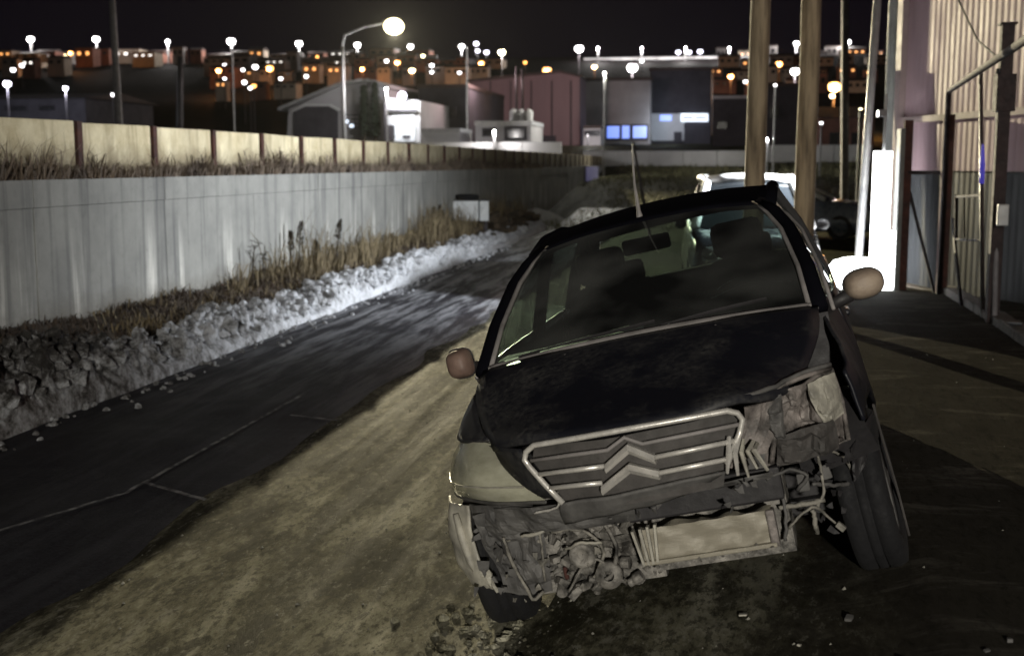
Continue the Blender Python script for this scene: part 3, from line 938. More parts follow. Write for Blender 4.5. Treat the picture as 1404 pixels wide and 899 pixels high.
RY = 226
for i, (px, py, r0) in enumerate([(42, 54, 5), (132, 54, 5), (230, 57, 3.2), (317, 57, 6), (410, 60, 5), (490, 62, 4.5), (563, 64, 4), (633, 64, 4),
                                  (1092, 60, 3.6), (1162, 58, 4.2)]):
    far_lamp(px, py, RY, r0, M['glow_white'], ['leftmost of the white lamps along the hilltop', 'hilltop lamp left of the tall pale pole', 'small dim hilltop lamp right of the tall pale pole',
             'bright hilltop lamp above the pole at left centre', 'hilltop lamp above the gabled hall', 'hilltop lamp left of the big yellow street lamp',
             'hilltop lamp right of the big yellow street lamp', 'hilltop lamp above the pair of thin poles', 'hilltop lamp between the two wooden utility poles',
             'hilltop lamp right of the wooden utility poles'][i], 26, 2600, group=GW)
for px, py, r0, lab in [(653, 60, 3.5, 'upper of three small violet lamps above the pink warehouse'), (655, 70, 3, 'lower of three small violet lamps above the pink warehouse'),
                        (667, 72, 3.4, 'right of three small violet lamps above the pink warehouse'), (930, 72, 3.2, 'left of three violet lamps on the right ridge'),
                        (945, 72, 3.0, 'middle of three violet lamps on the right ridge'), (960, 71, 3.4, 'right of three violet lamps on the right ridge')]:
    far_lamp(px, py, 224, r0, M['glow_violet'], lab, 12, 0, group='small violet lamps on the ridge')
far_lamp(688, 72, 120, 7.5, M['glow_warm'], 'large pale lamp above the left end of the pink warehouse', None, 2500, (1, .95, .8))
far_lamp(794, 67, 150, 6.0, M['glow_white'], 'bright white lamp above the roof ridge of the pink warehouse', None, 3000)
far_lamp(867, 93, 108, 7.5, M['glow_white'], 'large round white lamp above the grey shed', None, 2600)
far_lamp(1090, 98, 108, 8.5, M['glow_white'], 'large round white lamp behind the right wooden pole', None, 2600)
far_lamp(1144, 119, 96, 8.5, M['glow_orange'], 'large orange lamp right of the wooden utility poles', None, 5200, (1, .42, .1))
far_lamp(1141, 132, 95, 4, M['glow_warm'], 'small warm lamp just under the large orange one', None, 0)
far_lamp(10, 115, 84, 6, M['glow_violet'], 'bluish white lamp on the left edge of the town', None, 1400, (.85, .88, 1))
far_lamp(90, 121, 84, 5, M['glow_violet'], 'bluish white lamp before the low shed at left', None, 1400, (.85, .88, 1))
far_lamp(155, 130, 80, 3.6, M['glow_white'], 'small white lamp beside the tall pale pole', None, 0)
far_lamp(530, 122, 60, 3.2, M['glow_white'], 'small white lamp left of the lit garage door', None, 900)
far_lamp(1063, 117, 62, 2.6, M['glow_white'], 'thin white pole lamp between the wooden utility poles', None, 0)
far_lamp(1126, 169, 58, 2.2, M['glow_white'], 'short post lamp right of the right utility pole', None, 0)
far_lamp(640, 66, 66, 1.4, M['glow_white'], 'tall pale lamp post in front of the pink warehouse', None, 0)
far_lamp(829, 100, 60, 1.2, M['glow_white'], 'tall pale lamp post in front of the blue lit shop', None, 2600, (1, .97, .85))
far_lamp(318, 66, 62, 1.4, M['glow_white'], 'pale lamp post standing behind the barrier slabs', None, 0)
ORDS = 'first second third fourth fifth sixth seventh eighth ninth tenth eleventh twelfth thirteenth fourteenth fifteenth sixteenth seventeenth eighteenth'.split()
OR = [(90, 77, 4), (97, 73, 3.4), (370, 94, 6), (497, 95, 5), (565, 97, 5.5), (545, 86, 4.5), (660, 87, 4.5), (750, 97, 6), (815, 92, 4.2), (300, 97, 4.5), (1002, 105, 5), (1068, 88, 4.5), (580, 77, 3.5), (435, 78, 3.2),
      (720, 86, 3), (348, 118, 3.5), (1180, 150, 3)]
for i, (px, py, r0) in enumerate(OR):
    Y = 150 + (100 - py) * 2.2
    far_lamp(px, py, Y, r0, M['glow_orange'] if i % 4 else M['glow_warm'], 'small ' + ('orange' if i % 4 else 'warm white') + ' street lamp among the hillside houses, ' + ORDS[sorted(q[0] for q in OR).index(px)] + ' from left of the orange row', None, 900 if i < 12 else 0, (1, .40, .12), group='orange lamps among the hillside houses')
WS = [(420, 105, 4.5), (350, 92, 4.0), (308, 90, 3), (308, 108, 3), (335, 113, 3.4), (343, 121, 4), (333, 96, 3.5), (385, 108, 3), (630, 100, 2.6), (1022, 112, 3), (530, 84, 4.5), (592, 90, 3), (592, 99, 2.6), (30, 90, 4), (18, 96, 3.5), (880, 84, 3), (470, 88, 3)]
for px, py, r0 in WS:
    wi = sorted((q[0], q[1]) for q in WS).index((px, py))
    far_lamp(px, py, 150 + (100 - py) * 2.0, r0, M['glow_white'], 'small white street lamp among the hillside houses, ' + ORDS[wi] + ' from left of the white ones', None, 0, group='white lamps among the hillside houses')

# ================================================================== TOWN
def house(px0, px1, pyt, pyb, Y, mat, label, roof='gable', depth=None, wins=(), wmat=None, group=None, name='house', cat='house', roofmat=None, rise=0.28, sink=2.5, door=None):
    a = atY(px0, pyb, Y); b_ = atY(px1, pyt, Y)
    w, h = b_.x - a.x, b_.z - a.z
    depth = depth or w * 0.8
    o = empty(name, (a.x + w / 2, Y, a.z), label, cat, group)
    eave = h * (1 - rise) if roof == 'gable' else h
    b = MB(); b.box((0, depth / 2, (eave - sink) / 2), (w, depth, eave + sink)); b.build('wall', mat, o)
    rm = roofmat or M['town_roof']
    if roof == 'gable':   # ridge runs along X
        e = 0.04 * w
        b = MB()
        b.add([(-w / 2 - e, -e * 1.5, eave - 0.02), (w / 2 + e, -e * 1.5, eave - 0.02), (w / 2 + e, depth + e, eave - 0.02), (-w / 2 - e, depth + e, eave - 0.02),
               (-w / 2 - e * .2, depth / 2, h), (w / 2 + e * .2, depth / 2, h)], [(0, 1, 5, 4), (2, 3, 4, 5), (0, 4, 3), (1, 2, 5), (0, 3, 2, 1)])
        b.build('roof', rm, o)
    else:
        b = MB(); b.box((0, depth / 2, h + 0.08), (w * 1.03, depth * 1.03, 0.2)); b.build('roof', rm, o)
    for (u0, v0, u1, v1) in wins:
        x0, x1 = -w / 2 + u0 * w, -w / 2 + u1 * w
        z0, z1 = v0 * eave, v1 * eave
        fr = MB(); t = min(0.12, (x1 - x0) * 0.12)
        fr.box(((x0 + x1) / 2, -0.05, (z0 + z1) / 2), (x1 - x0 + t, 0.10, z1 - z0 + t))
        f = fr.build('window', M['town_dark'], o)
        p = MB(); p.box(((x0 + x1) / 2, -0.07, (z0 + z1) / 2), (x1 - x0 - t, 0.09, z1 - z0 - t))
        p.build('pane', wmat or M['town_glass'], f)
    return o


W2 = [(.15, .35, .35, .7), (.62, .35, .82, .7)]
W3 = [(.1, .4, .25, .7), (.42, .4, .57, .7), (.74, .4, .9, .7)]
HG = 'houses on the lit hillside'
rnd = random.Random(3)
# rows of hillside houses
rows = [(222, 79, 13, list(range(-8, 560, 27)) + list(range(985, 1200, 30))),
        (196, 90, 15, list(range(2, 80, 30)) + list(range(280, 680, 29)) + list(range(985, 1200, 34))),
        (170, 104, 17, list(range(285, 660, 33)) + list(range(960, 1200, 38))),
        (146, 122, 18, list(range(300, 420, 40)) + list(range(980, 1200, 46)))]
ORD = ['first','second','third','fourth','fifth','sixth','seventh','eighth','ninth','tenth','eleventh','twelfth','thirteenth','fourteenth','fifteenth','sixteenth','seventeenth','eighteenth','nineteenth','twentieth','twenty-first','twenty-second','twenty-third','twenty-fourth','twenty-fifth','twenty-sixth','twenty-seventh','twenty-eighth','twenty-ninth','thirtieth']
for (Y, pyb, ph, cols), rown in zip(rows, ('top', 'second', 'third', 'lowest')):
    for ci, c in enumerate(cols):
        px = c + rnd.uniform(-5, 5); wd = rnd.uniform(14, 36); hp = ph * rnd.uniform(.55, 1.2); yb = pyb + rnd.uniform(-2, 3)
        dark = 120 < px < 285
        k = rnd.random()
        mat = M['town_brick'] if k < .42 else (M['town_cream'] if k < .75 else M['town_wall'])
        nm = {'town_brick': 'red brick', 'town_cream': 'cream rendered', 'town_render': 'grey rendered'}[mat.name]
        lit = rnd.random() < 0.3
        house(px, px + wd, yb - hp, yb, Y + rnd.uniform(-6, 6), mat, nm + ' house with ' + ('lit windows' if lit else 'dark windows') + ', ' + ORD[ci] + ' from left in the ' + rown + ' row on the hillside',
              'gable' if rnd.random() < .8 else 'flat', None, W2 if wd < 24 else W3, (M['win_warm'] if rnd.random() < .6 else M['win_white']) if lit else None, HG)
# pale lit terrace walls along the hilltop road
for px0, px1, pyt, pyb, lab in ((12, 66, 75, 80, 'pale lit terrace wall on the hilltop, leftmost length'), (286, 345, 75, 80, 'pale lit terrace wall on the hilltop right of the dark slope'),
                                (352, 600, 76, 82, 'long pale lit terrace wall on the hilltop behind the gabled hall'),
                                (800, 1215, 74, 81, 'long pale lit terrace wall on the right hilltop')):
    a = atY(px0, pyb, 219); b_ = atY(px1, pyt, 219)
    o = empty('terrace_wall', (a.x, 219, a.z), lab, 'wall', 'pale terrace walls on the hilltop')
    n = max(2, int((b_.x - a.x) / 6)); L = (b_.x - a.x) / n
    for k in range(n):
        b = MB(); b.box((L * (k + .5), 0, (b_.z - a.z) / 2 - .5), (L - 0.12, 0.5, b_.z - a.z + 1.0)); b.build('wall_length', M['town_white'], o)
for ti, px in enumerate((820, 880, 940, 1000)):
    p = atY(px, 70, 214); 
    far_lamp(px, 66, 214, 1.2, M['glow_white'], 'tiny white lamp over the right hilltop terrace wall, ' + ORDS[ti] + ' from left', 14, 4200, group='tiny lamps on the right hilltop')

# low shed far left
house(-40, 116, 122, 158, 92, M['town_dark'], 'low dark shed behind the barrier at far left', 'gable', 12, [(.3, .2, .5, .6), (.6, .2, .75, .6)], None, name='shed', cat='building', rise=.35)
# gabled hall
Y = 66
a = atY(392, 192, Y); b_ = atY(572, 108, Y)
hall = empty('hall', (a.x, Y, a.z), 'pale gabled hall with big dark vehicle door and lit garage', 'building')
def hp(px, py): 
    p = atY(px, py, Y); return Vector((p.x - a.x, 0, p.z - a.z))
def prism(mb, pts, d, y0=0.0):
    n = len(pts)
    mb.add([Vector((p.x, y0, p.z)) for p in pts] + [Vector((p.x, y0 + d, p.z)) for p in pts],
           [tuple(range(n))[::-1], tuple(range(n, 2 * n))] + [(i, (i + 1) % n, n + (i + 1) % n, n + i) for i in range(n)])
b = MB(); prism(b, [hp(392, 215), hp(532, 215), hp(532, 122), hp(505, 113), hp(470, 117), hp(396, 150)], 16); b.build('wall', M['hall_grey'], hall)
b = MB(); prism(b, [hp(384, 152), hp(470, 117), hp(506, 112), hp(536, 121), hp(536, 118), hp(505, 108), hp(468, 113), hp(384, 148)], 17, -0.4); b.build('roof', M['pale_metal'], hall)
b = MB(); prism(b, [hp(404, 200), hp(464, 200), hp(464, 152), hp(452, 146), hp(420, 146), hp(404, 153)], 0.3, -0.12); d_ = b.build('vehicle_door', M['town_dark'], hall)
b = MB(); prism(b, [hp(398, 154), hp(420, 143), hp(454, 143), hp(468, 151), hp(464, 152), hp(452, 146), hp(420, 146), hp(404, 153)], 0.35, -0.2); b.build('door_frame', M['town_white'], d_)
b = MB(); prism(b, [hp(472, 176), hp(494, 176), hp(494, 157), hp(472, 157)], 0.1, -0.08); wf = b.build('window', M['town_dark'], hall)
for i in range(3):
    for j in range(3):
        b = MB(); prism(b, [hp(473 + i * 7, 175 - j * 6), hp(478.5 + i * 7, 175 - j * 6), hp(478.5 + i * 7, 170.5 - j * 6), hp(473 + i * 7, 170.5 - j * 6)], 0.08, -0.11)
        b.build('pane', M['win_cold'] if (i + j) % 4 == 1 else M['hall_grey'], wf)
# lit garage
gar = empty('garage', atY(555, 192, 63), 'white garage front under a wall lamp beside the gabled hall', 'building')
ga = gar.location.copy()
def gp(px, py):
    p = atY(px, py, 63); return Vector((p.x - ga.x, 0, p.z - ga.z))
b = MB(); prism(b, [gp(531, 215), gp(576, 215), gp(576, 138), gp(531, 134)], 9); b.build('wall', M['town_white'], gar)
b = MB(); prism(b, [gp(538, 194), gp(570, 194), gp(570, 153), gp(538, 153)], 0.2, -0.08); dd = b.build('garage_door', M['cabinet'], gar)
b = MB(); prism(b, [gp(553, 190), gp(563, 190), gp(563, 186), gp(553, 186)], 0.1, -0.13); b.build('vent', M['town_dark'], dd)
b = MB(); prism(b, [gp(533, 154.5), gp(572, 154.5), gp(572, 151), gp(533, 151)], 0.5, -0.4); b.build('canopy', M['dark_metal'], gar)
b = MB(); prism(b, [gp(535, 192), gp(542, 192), gp(542, 172), gp(535, 172)], 0.4, -0.5); b.build('door_post', M['dark_metal'], gar)
b = MB(); b.sphere(gp(556, 133) + Vector((0, -0.7, 0)), 0.24, 10, 8); wl = b.build('wall_lamp', M['glow_violet'], gar, smooth=True)
lamp_light('wall_lamp_light', ga + gp(556, 137) + Vector((0, -1.6, 0)), 420, (.92, .95, 1), 0.2, parent=gar)
# dark grey shed with lit edge
o = house(574, 642, 120, 186, 70, M['town_dark'], 'dark grey shed right of the lit garage', 'flat', 14, [(.2, .35, .4, .6), (.6, .35, .8, .6)], None, name='shed', cat='building')
o = house(578, 630, 181, 196, 60, M['town_white'], 'low white wall unit in front of the dark grey shed', 'flat', 3, (), None, name='low_unit', cat='building', roofmat=M['pale_metal'])
# white kiosk with bright ground
o = house(652, 728, 171, 199, 58, M['hall_grey'], 'low pale kiosk in front of the pink warehouse', 'flat', 4, [(.14, .45, .36, .8), (.55, .3, .9, .85)], None, name='kiosk', cat='building', roofmat=M['pale_metal'])
p = atY(690, 190, 55.5)
far_lamp(678, 180, 55.2, 2.0, M['glow_white'], 'low bright white lamp in front of the pale kiosk', None, 420)
for px in (702, 711, 722):
    p = atY(px, 168, 59)
    b = MB(); b.lathe([(.02, 0), (.22, 0), (.22, .5), (.1, .62), (.02, .64)], n=8)
    tag(b.build('roof_tank', M['town_white'], loc=(p.x, p.y + 0.6, atY(px, 171, 58).z + 0.17)), ['left', 'middle', 'right'][(702, 711, 722).index(px)] + ' small white tank on the pale kiosk roof', 'tank', 'small tanks on the kiosk roof')
# pink warehouse
Y = 82
pw = empty('pink_warehouse', atY(720, 200, Y), 'long pinkish warehouse with shallow gable behind the thin poles', 'building')
pa = pw.location.copy()
def wp(px, py):
    p = atY(px, py, Y); return Vector((p.x - pa.x, 0, p.z - pa.z))
b = MB(); prism(b, [wp(644, 215), wp(795, 215), wp(795, 106), wp(768, 99), wp(644, 112)], 30); b.build('wall', M['town_pink'], pw)
b = MB(); prism(b, [wp(642, 113), wp(768, 100), wp(798, 107), wp(798, 104.5), wp(768, 97), wp(642, 110)], 31, -0.5); b.build('roof', M['town_roof'], pw)
for px in (672, 700, 728, 756, 782):
    b = MB(); prism(b, [wp(px, 200), wp(px + 1.2, 200), wp(px + 1.2, 111), wp(px, 111)], 0.15, -0.14); b.build('rib', M['town_dark'], pw)
b = MB(); prism(b, [wp(740, 200), wp(762, 200), wp(762, 186), wp(740, 186)], 0.1, -0.1); b.build('door', M['town_dark'], pw)
lamp_light('warehouse_light', pa + wp(705, 150) + Vector((0, -11, 2)), 1500, (1, .72, .72), 0.5, parent=pw)
# grey shed with the blue lit shop windows
o = house(795, 892, 110, 196, 86, M['town_wall'], 'grey shed with blue lit shop windows', 'flat', 20, [(.38, .06, .58, .28), (.60, .06, .72, .28), (.75, .06, .97, .28)], M['win_blue'], name='shop', cat='building')
o = house(800, 824, 176, 196, 80, M['town_white'], 'small white van-like kiosk beside the blue windows', 'flat', 3, [(.1, .55, .9, .8)], None, name='kiosk', cat='building')
lamp_light('shop_light', atY(812, 186, 77), 150, (1, 1, 1), .2, parent=o); 
bpy.data.objects['shop_light'].location = Vector(atY(812, 186, 77)) - o.location
far_lamp(806, 186, 77.5, 1.2, M['glow_white'], 'small lamp post lighting the white kiosk', None, 0)
# dark tall shop with lit front and sign
o = house(890, 976, 96, 196, 88, M['town_dark'], 'dark tall shop with lit white front and sign', 'flat', 20, [(.02, .08, .16, .38), (.18, .12, .30, .30)], M['win_cold'], name='shop', cat='building')
b = MB(); w0 = o.location
def sp(px, py, dy=0.0):
    p = atY(px, py, 88); return Vector((p.x - w0.x, dy, p.z - w0.z))
prism(b, [sp(893, 193), sp(938, 193), sp(938, 156), sp(893, 156)], 0.2, -0.15); b.build('shop_front', M['town_white'], o)
b = MB(); prism(b, [sp(924, 194), sp(935, 194), sp(935, 181), sp(924, 181)], 0.2, -0.22); b.build('door', M['town_dark'], o)
b = MB(); prism(b, [sp(905, 166), sp(921, 166), sp(921, 158), sp(905, 158)], 0.2, -0.22); b.build('blue_board', M['win_blue'], o)
b = MB(); prism(b, [sp(934, 167), sp(971, 167), sp(971, 156), sp(934, 156)], 0.25, -0.3); sg = b.build('sign', M['win_cold'], o)
for k in range(9):
    if k in (4,): continue
    x0 = 937 + k * 3.5
    b = MB(); prism(b, [sp(x0, 163.5), sp(x0 + 2.2, 163.5), sp(x0 + 2.2, 160), sp(x0, 160)], 0.05, -0.33); b.build('letter', M['grey_pole'], sg)
lamp_light('shop_front_light', Vector(w0) + sp(915, 172) + Vector((0, -3.0, 0)), 190, (.75, .85, 1), .3, parent=o)
# dark buildings right
house(976, 1030, 135, 205, 84, M['town_dark'], 'dark block with pale ledges left of the wooden utility poles', 'flat', 14, [(.1, .4, .4, .55)], None, name='block', cat='building', roofmat=M['town_white'])
house(1046, 1100, 118, 205, 78, M['town_dark'], 'dark block behind the thin white pole lamp', 'flat', 12, [(.15, .5, .4, .7)], None, name='block', cat='building')
house(1122, 1200, 140, 214, 76, M['town_brick'], 'dim reddish building right of the wooden utility poles', 'gable', 12, [(.2, .3, .35, .6), (.6, .3, .75, .6)], None, name='block', cat='building')
# pale kerb walls across the end of the lane
for (px0, px1, py, Y, lab) in ((800, 1030, 211, 66, 'pale kerb wall crossing the end of the lane left of the utility poles'), (1040, 1195, 203, 68, 'pale kerb wall crossing behind the utility poles'),
                               (560, 770, 200, 56, 'white edging along the yard before the kiosk')):
    a = atY(px0, py, Y); b_ = atY(px1, py, Y)
    o = empty('kerb_wall', (a.x, Y, a.z), lab, 'wall')
    n = max(2, int((b_.x - a.x) / 1.5)); L = (b_.x - a.x) / n
    for k in range(n):
        b = MB(); b.box((L * (k + .5), 0, -0.35), (L - 0.03, 0.3, 1.0)); b.build('kerb_block', M['town_white'], o)
far_lamp(1052, 190, 63, 1.0, M['glow_white'], 'low lamp by the kerb wall behind the left utility pole', None, 420)
far_lamp(1186, 190, 63, 1.0, M['glow_white'], 'low lamp by the kerb wall near the warehouse corner', None, 160)


# two dark narrow conifers before the hall
def conifer(px, pyt, pyb, Y, wpx, label):
    bse = atY(px, pyb, Y); top = atY(px, pyt, Y); h = top.z - bse.z; w = wpx / FPX * Y
    o = empty('conifer', bse, label, 'tree', 'narrow conifers by the hall')
    b = MB(); b.tube([(0, 0, -0.5), (0, 0, h * 0.9)], [0.09, 0.02], 6); b.build('trunk', M['weed'], o)
    b = MB()
    for k in range(900):
        t = random.random() ** 0.8; z = h * (0.06 + 0.94 * t); rr = w * 0.5 * (1 - t) ** 0.6 * random.uniform(0.4, 1.0) + 0.03
        a = random.uniform(0, 2 * PI); c = Vector((math.cos(a) * rr, math.sin(a) * rr, z)); d = Vector((math.cos(a), math.sin(a), -0.5)) * random.uniform(.1, .25)
        s = Vector((-math.sin(a), math.cos(a), 0)) * 0.06
        b.add([c - s, c + s, c + d + s * .3, c + d - s * .3], [(0, 1, 2, 3)])
    b.build('crown', M['conifer'], o)
conifer(500, 116, 190, 64.5, 12, 'left of two narrow dark conifers before the gabled hall')
conifer(515, 112, 192, 64.5, 13, 'right of two narrow dark conifers before the gabled hall')

# ================================================================== RIGHT SIDE: WAREHOUSE, FENCE, LIT PILLAR
P0 = Vector((2.52, 17.6)); DIR = Vector((0.277, -0.961)).normalized(); NRM = Vector((DIR.y, -DIR.x))  # NRM faces the lane
wh = empty('warehouse', (P0.x, P0.y, 0), 'corrugated pink warehouse, its lower shade painted grey, behind the right fence', 'building')
def wpt(s, z, off): q = DIR * s + NRM * off; return Vector((q.x, q.y, z))
def corrug(s0, s1, z0, z1, name, mat):
    pitch = 1 / 7; prof = [(0, 0), (0.030, 0.0004), (0.066, .0034), (0.10, .0034), (0.142, 0)]
    pts = []; s = s0
    while s < s1 - 1e-6:
        for a, o_ in prof[:-1]: pts.append((s + a, o_))
        s += pitch
    pts.append((s1 - 0.004, 0))
    b = MB(); b.grid([[wpt(a, z, o_) for a, o_ in pts] for z in (z0, z1)])
    return b.build(name, mat, wh)
for k in range(11):
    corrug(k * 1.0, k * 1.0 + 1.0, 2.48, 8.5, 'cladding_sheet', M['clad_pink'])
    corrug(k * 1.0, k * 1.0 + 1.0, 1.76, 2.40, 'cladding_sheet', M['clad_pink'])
    corrug(k * 1.0, k * 1.0 + 1.0, 0.22, 1.74, 'cladding_sheet', M['clad_shaded'])
b = MB(); prism2 = [wpt(0, 2.40, 0.045), wpt(11, 2.40, 0.045), wpt(11, 2.48, 0.045), wpt(0, 2.48, 0.045), wpt(0, 2.40, -0.05), wpt(11, 2.40, -0.05), wpt(11, 2.48, -0.05), wpt(0, 2.48, -0.05)]
b.add(prism2, [(0, 1, 2, 3), (4, 7, 6, 5), (0, 4, 5, 1), (3, 2, 6, 7), (0, 3, 7, 4), (1, 5, 6, 2)]); b.build('flashing', M['trim'], wh)
b = MB(); rr = Matrix.Rotation(math.atan2(DIR.y, DIR.x), 3, 'Z')
b.box(wpt(5.5, 0.06, -0.05), (11, 0.3, 0.32), rr); b.build('plinth', M['kerb'], wh)
b = MB(); b.box(wpt(-0.06, 4.25, 0.02), (0.16, 0.14, 8.5), rr); b.build('corner_trim', M['trim'], wh)
b = MB(); b.box(wpt(5.5, 4.2, -4.0), (10.9, 7.8, 8.4), rr); b.build('core_wall', M['trim_grey'], wh)
b = MB(); b.tube([wpt(-0.42, -0.1, 0.0), wpt(-0.42, 8.4, 0.0)], 0.10, 12); b.build('downpipe', M['trim_grey'], wh, smooth=True)
b = MB(); b.box(wpt(-0.25, 4.2, -0.1), (0.3, 0.1, 8.4), rr); b.build('end_trim', M['trim_grey'], wh)

# lit white pillar on rounded base
pp = atZ(1206, 418)
pil = empty('lit_pillar', (pp.x, pp.y, 0), 'tall glowing white pillar beside the warehouse corner', 'pillar')
sc = pp.y / FPX
b = MB(); b.box((-0.03, 0.05, 1.20), (0.22, 0.16, 1.62)); b.build('light_box', M['lit_white'], pil, bevel=0.01)
b = MB(); b.box((0.03, 0.03, 0.60), (0.32, 0.2, 0.75)); b.build('lower_light_box', M['lit_white'], pil, bevel=0.02)
b = MB(); b.box((0.03, 0.02, 0.10), (0.42, 0.34, 0.22)); b.build('foot', M['white_and_glint'], pil, bevel=0.03)
b = MB(); b.box((0.185, 0.04, 1.15), (0.06, 0.40, 2.30)); b.build('casing', M['trim_grey'], pil, bevel=0.008)
b = MB(); b.tube([(-0.02, 0.05, 2.0), (-0.02, 0.05, 2.75)], 0.018, 8); b.build('mast', M['pale_metal'], pil)
b = MB(); b.box((-0.06, 0.05, 2.50), (0.10, 0.12, 0.09)); fl_ = b.build('flood_lamp', M['grey_pole'], pil, bevel=0.01)
b = MB(); b.box((-0.115, 0.05, 2.495), (0.012, 0.10, 0.07)); b.build('lens', M['glow_white'], fl_)
lamp_light('pillar_light', Vector((pp.x - 0.16, pp.y + 0.05, 2.48)), P_FLOOD, (0.93, 0.97, 1.0), 0.08, rad(122), (-6.0, pp.y + 1.3, 0.9), pil)
# rounded white drum left of the pillar, drawn emissive
dp = atZ(1178, 418)
b = MB(); b.lathe([(0.02, 0.60), (0.16, 0.595), (0.30, 0.55), (0.39, 0.44), (0.41, 0.3), (0.41, 0.12), (0.36, 0.07), (0.02, 0.065)], n=24)
o = b.build('glowing_drum', M['lit_white'], smooth=True, loc=(dp.x - 0.02, dp.y + 0.35, 0.0))
tag(o, 'low rounded glowing white drum behind the right door mirror', 'lamp')
b = MB(); b.lathe([(0.30, -0.02), (0.32, 0.06), (0.25, 0.068)], n=20); b.build('base', M['black_plastic'], o)
# leaning pale tubes
def stake(p0, p1, r0, name, label, mat, cat='post'):
    base = Vector((p1.x, p1.y, p1.z)); o = empty(name, base, label, cat)
    b = MB(); b.tube([(0, 0, 0), (p0 - p1) * 0.5, p0 - p1], r0, 10); b.build('tube', mat, o, smooth=True)
    return o
t0 = atY(1206, -40, 17.5); t1 = atZ(1170, 405)
stake(Vector((t0.x, t0.y, t0.z)), Vector((t1.x, 17.3, -0.1)), 0.055, 'leaning_tube', 'pale leaning tube left of the glowing pillar', M['pale_metal'])
t0 = atY(1198, 95, 18.2); t1 = atY(1182, 330, 18.2)
stake(t0, Vector((t1.x - 0.03, 18.2, -0.1)), 0.03, 'leaning_tube', 'thin dark leaning tube just left of the glowing pillar', M['grey_pole'])

# fence line: posts and gate
def post(px, pyt, pyb, wpx, mat, label):
    bs = atZ(px, pyb, 0.0); w = wpx / FPX * bs.y; top = atY(px, pyt, bs.y)
    o = empty('fence_post', (bs.x, bs.y, 0), label, 'post', 'posts of the right fence')
    b = MB(); b.box((0, 0, top.z / 2 - 0.1), (w, w, top.z + 0.2)); b.build('shaft', mat, o, bevel=0.006)
    return bs, top.z, o
bA, zA, oA = post(1235, 165, 418, 11, M['rust'], 'short rusty red fence post next to the glowing pillar')
bB, zB, oB = post(1289, 157, 426, 13, M['rust'], 'thick rusty fence post at the gate hinge')
bC, zC, oC = post(1357, 35, 490, 15, M['rust_dark'], 'tallest fence post with a bracket near its top')
b = MB(); b.box((0, 0, zC + 0.01), (0.15, 0.15, 0.02)); b.build('cap', M['rust_dark'], oC)
b = MB(); b.box((0, -0.01, zC - 0.62), (0.17, 0.17, 0.34)); b.build('bracket', M['rust_dark'], oC)
# infill between A and B
inf = empty('fence_infill', bA, 'braced fence bay between the two rusty posts', 'fence')
d = bB - bA
z1 = atY(1260, 237, (bA.y + bB.y) / 2).z
b = MB(); b.tube([(0, 0, z1), d + Vector((0, 0, z1))], 0.025, 6); b.build('rail', M['rust_dark'], inf)
b = MB(); b.tube([Vector((0.05, 0, z1 - 0.25)), d * 0.92 + Vector((0, 0, 0.08))], 0.022, 6); b.build('brace', M['dark_metal'], inf)
# gate from B towards the camera
gate = empty('gate', (bB.x, bB.y, 0), 'tubular steel gate with bent top rail and latch box', 'gate')
gt = atY(1301, 125, bB.y - 0.15)
gx = gt.x - bB.x
zr = gt.z
e = atY(1404, 68, 9.2)
b = MB(); b.tube([(gx, -0.15, 0.08), (gx, -0.15, zr - 0.03), (gx, -0.18, zr), Vector((e.x - bB.x - 0.3 * (e.x - bB.x - gx) / 6, e.y - bB.y, zr)), Vector((e.x - bB.x, -9.0, zr))], 0.034, 10); b.build('frame', M['rust_dark'], gate, smooth=True)
def gl(px, py, s=None):
    """point on the gate plane through the fence line"""
    a2 = Vector((bB.x + gx, bB.y - 0.15)); q2 = Vector((bC.x, bC.y)); dd2 = (q2 - a2)
    d_ = ray(px, py); den = d_.x * dd2.y - d_.y * dd2.x
    t = (a2.x * dd2.y - a2.y * dd2.x) / den
    return CAM + d_ * t - Vector((bB.x, bB.y, 0))
b = MB(); b.tube([gl(1345, 95), gl(1346, 300), gl(1348, 485)], 0.022, 8); b.build('upright', M['pale_metal'], gate, smooth=True)
b = MB(); b.tube([gl(1369, 95), gl(1367, 300), gl(1362, 485)], 0.026, 8); b.build('upright', M['grey_pole'], gate, smooth=True)
b = MB(); b.tube([gl(1310, 270), gl(1344, 268)], 0.014, 6); b.tube([gl(1310, 328), gl(1344, 330)], 0.014, 6); b.tube([gl(1311, 268), gl(1311, 330)], 0.02, 6); lb = b.build('latch_frame', M['rust_dark'], gate)
b = MB(); b.tube([gl(1322, 272), gl(1322, 326)], 0.012, 6); b.build('latch_bar', M['rust_dark'], gate)
b = MB(); b.tube([gl(1306, 300), gl(1312, 360), gl(1320, 438)], 0.02, 6); b.build('brace', M['dark_metal'], gate)
c_ = gl(1375, 295); b = MB(); b.box(c_, (0.10, 0.05, 0.2)); b.build('lock_box', M['pale_metal'], gate, bevel=0.01)
b = MB(); b.tube([gl(1346, 252), gl(1347, 225), gl(1347.5, 198)], [0.024, 0.028, 0.012], 8); b.build('blue_glint_sleeve', M['blue_glint'], gate)  # sleeve shaped to carry the painted blue reflection
b = MB(); b.tube([gl(1303, 438) , gl(1404, 445)], 0.018, 6); b.build('bottom_rail', M['rust_dark'], gate)
# cable from post C up to the building
c0 = Vector((bC.x - 0.07, bC.y, zC - 0.30)); c1 = atY(1300, -40, 14.4)
b = MB(); b.tube([c0 - c0, (c1 - c0) * 0.35 + Vector((0, 0, -0.16)), (c1 - c0) * 0.7 + Vector((0, 0, -0.12)), c1 - c0], 0.011, 6)
tag(b.build('cable', M['dark_metal'], loc=c0), 'thin black cable hanging from the tall fence post', 'cable')
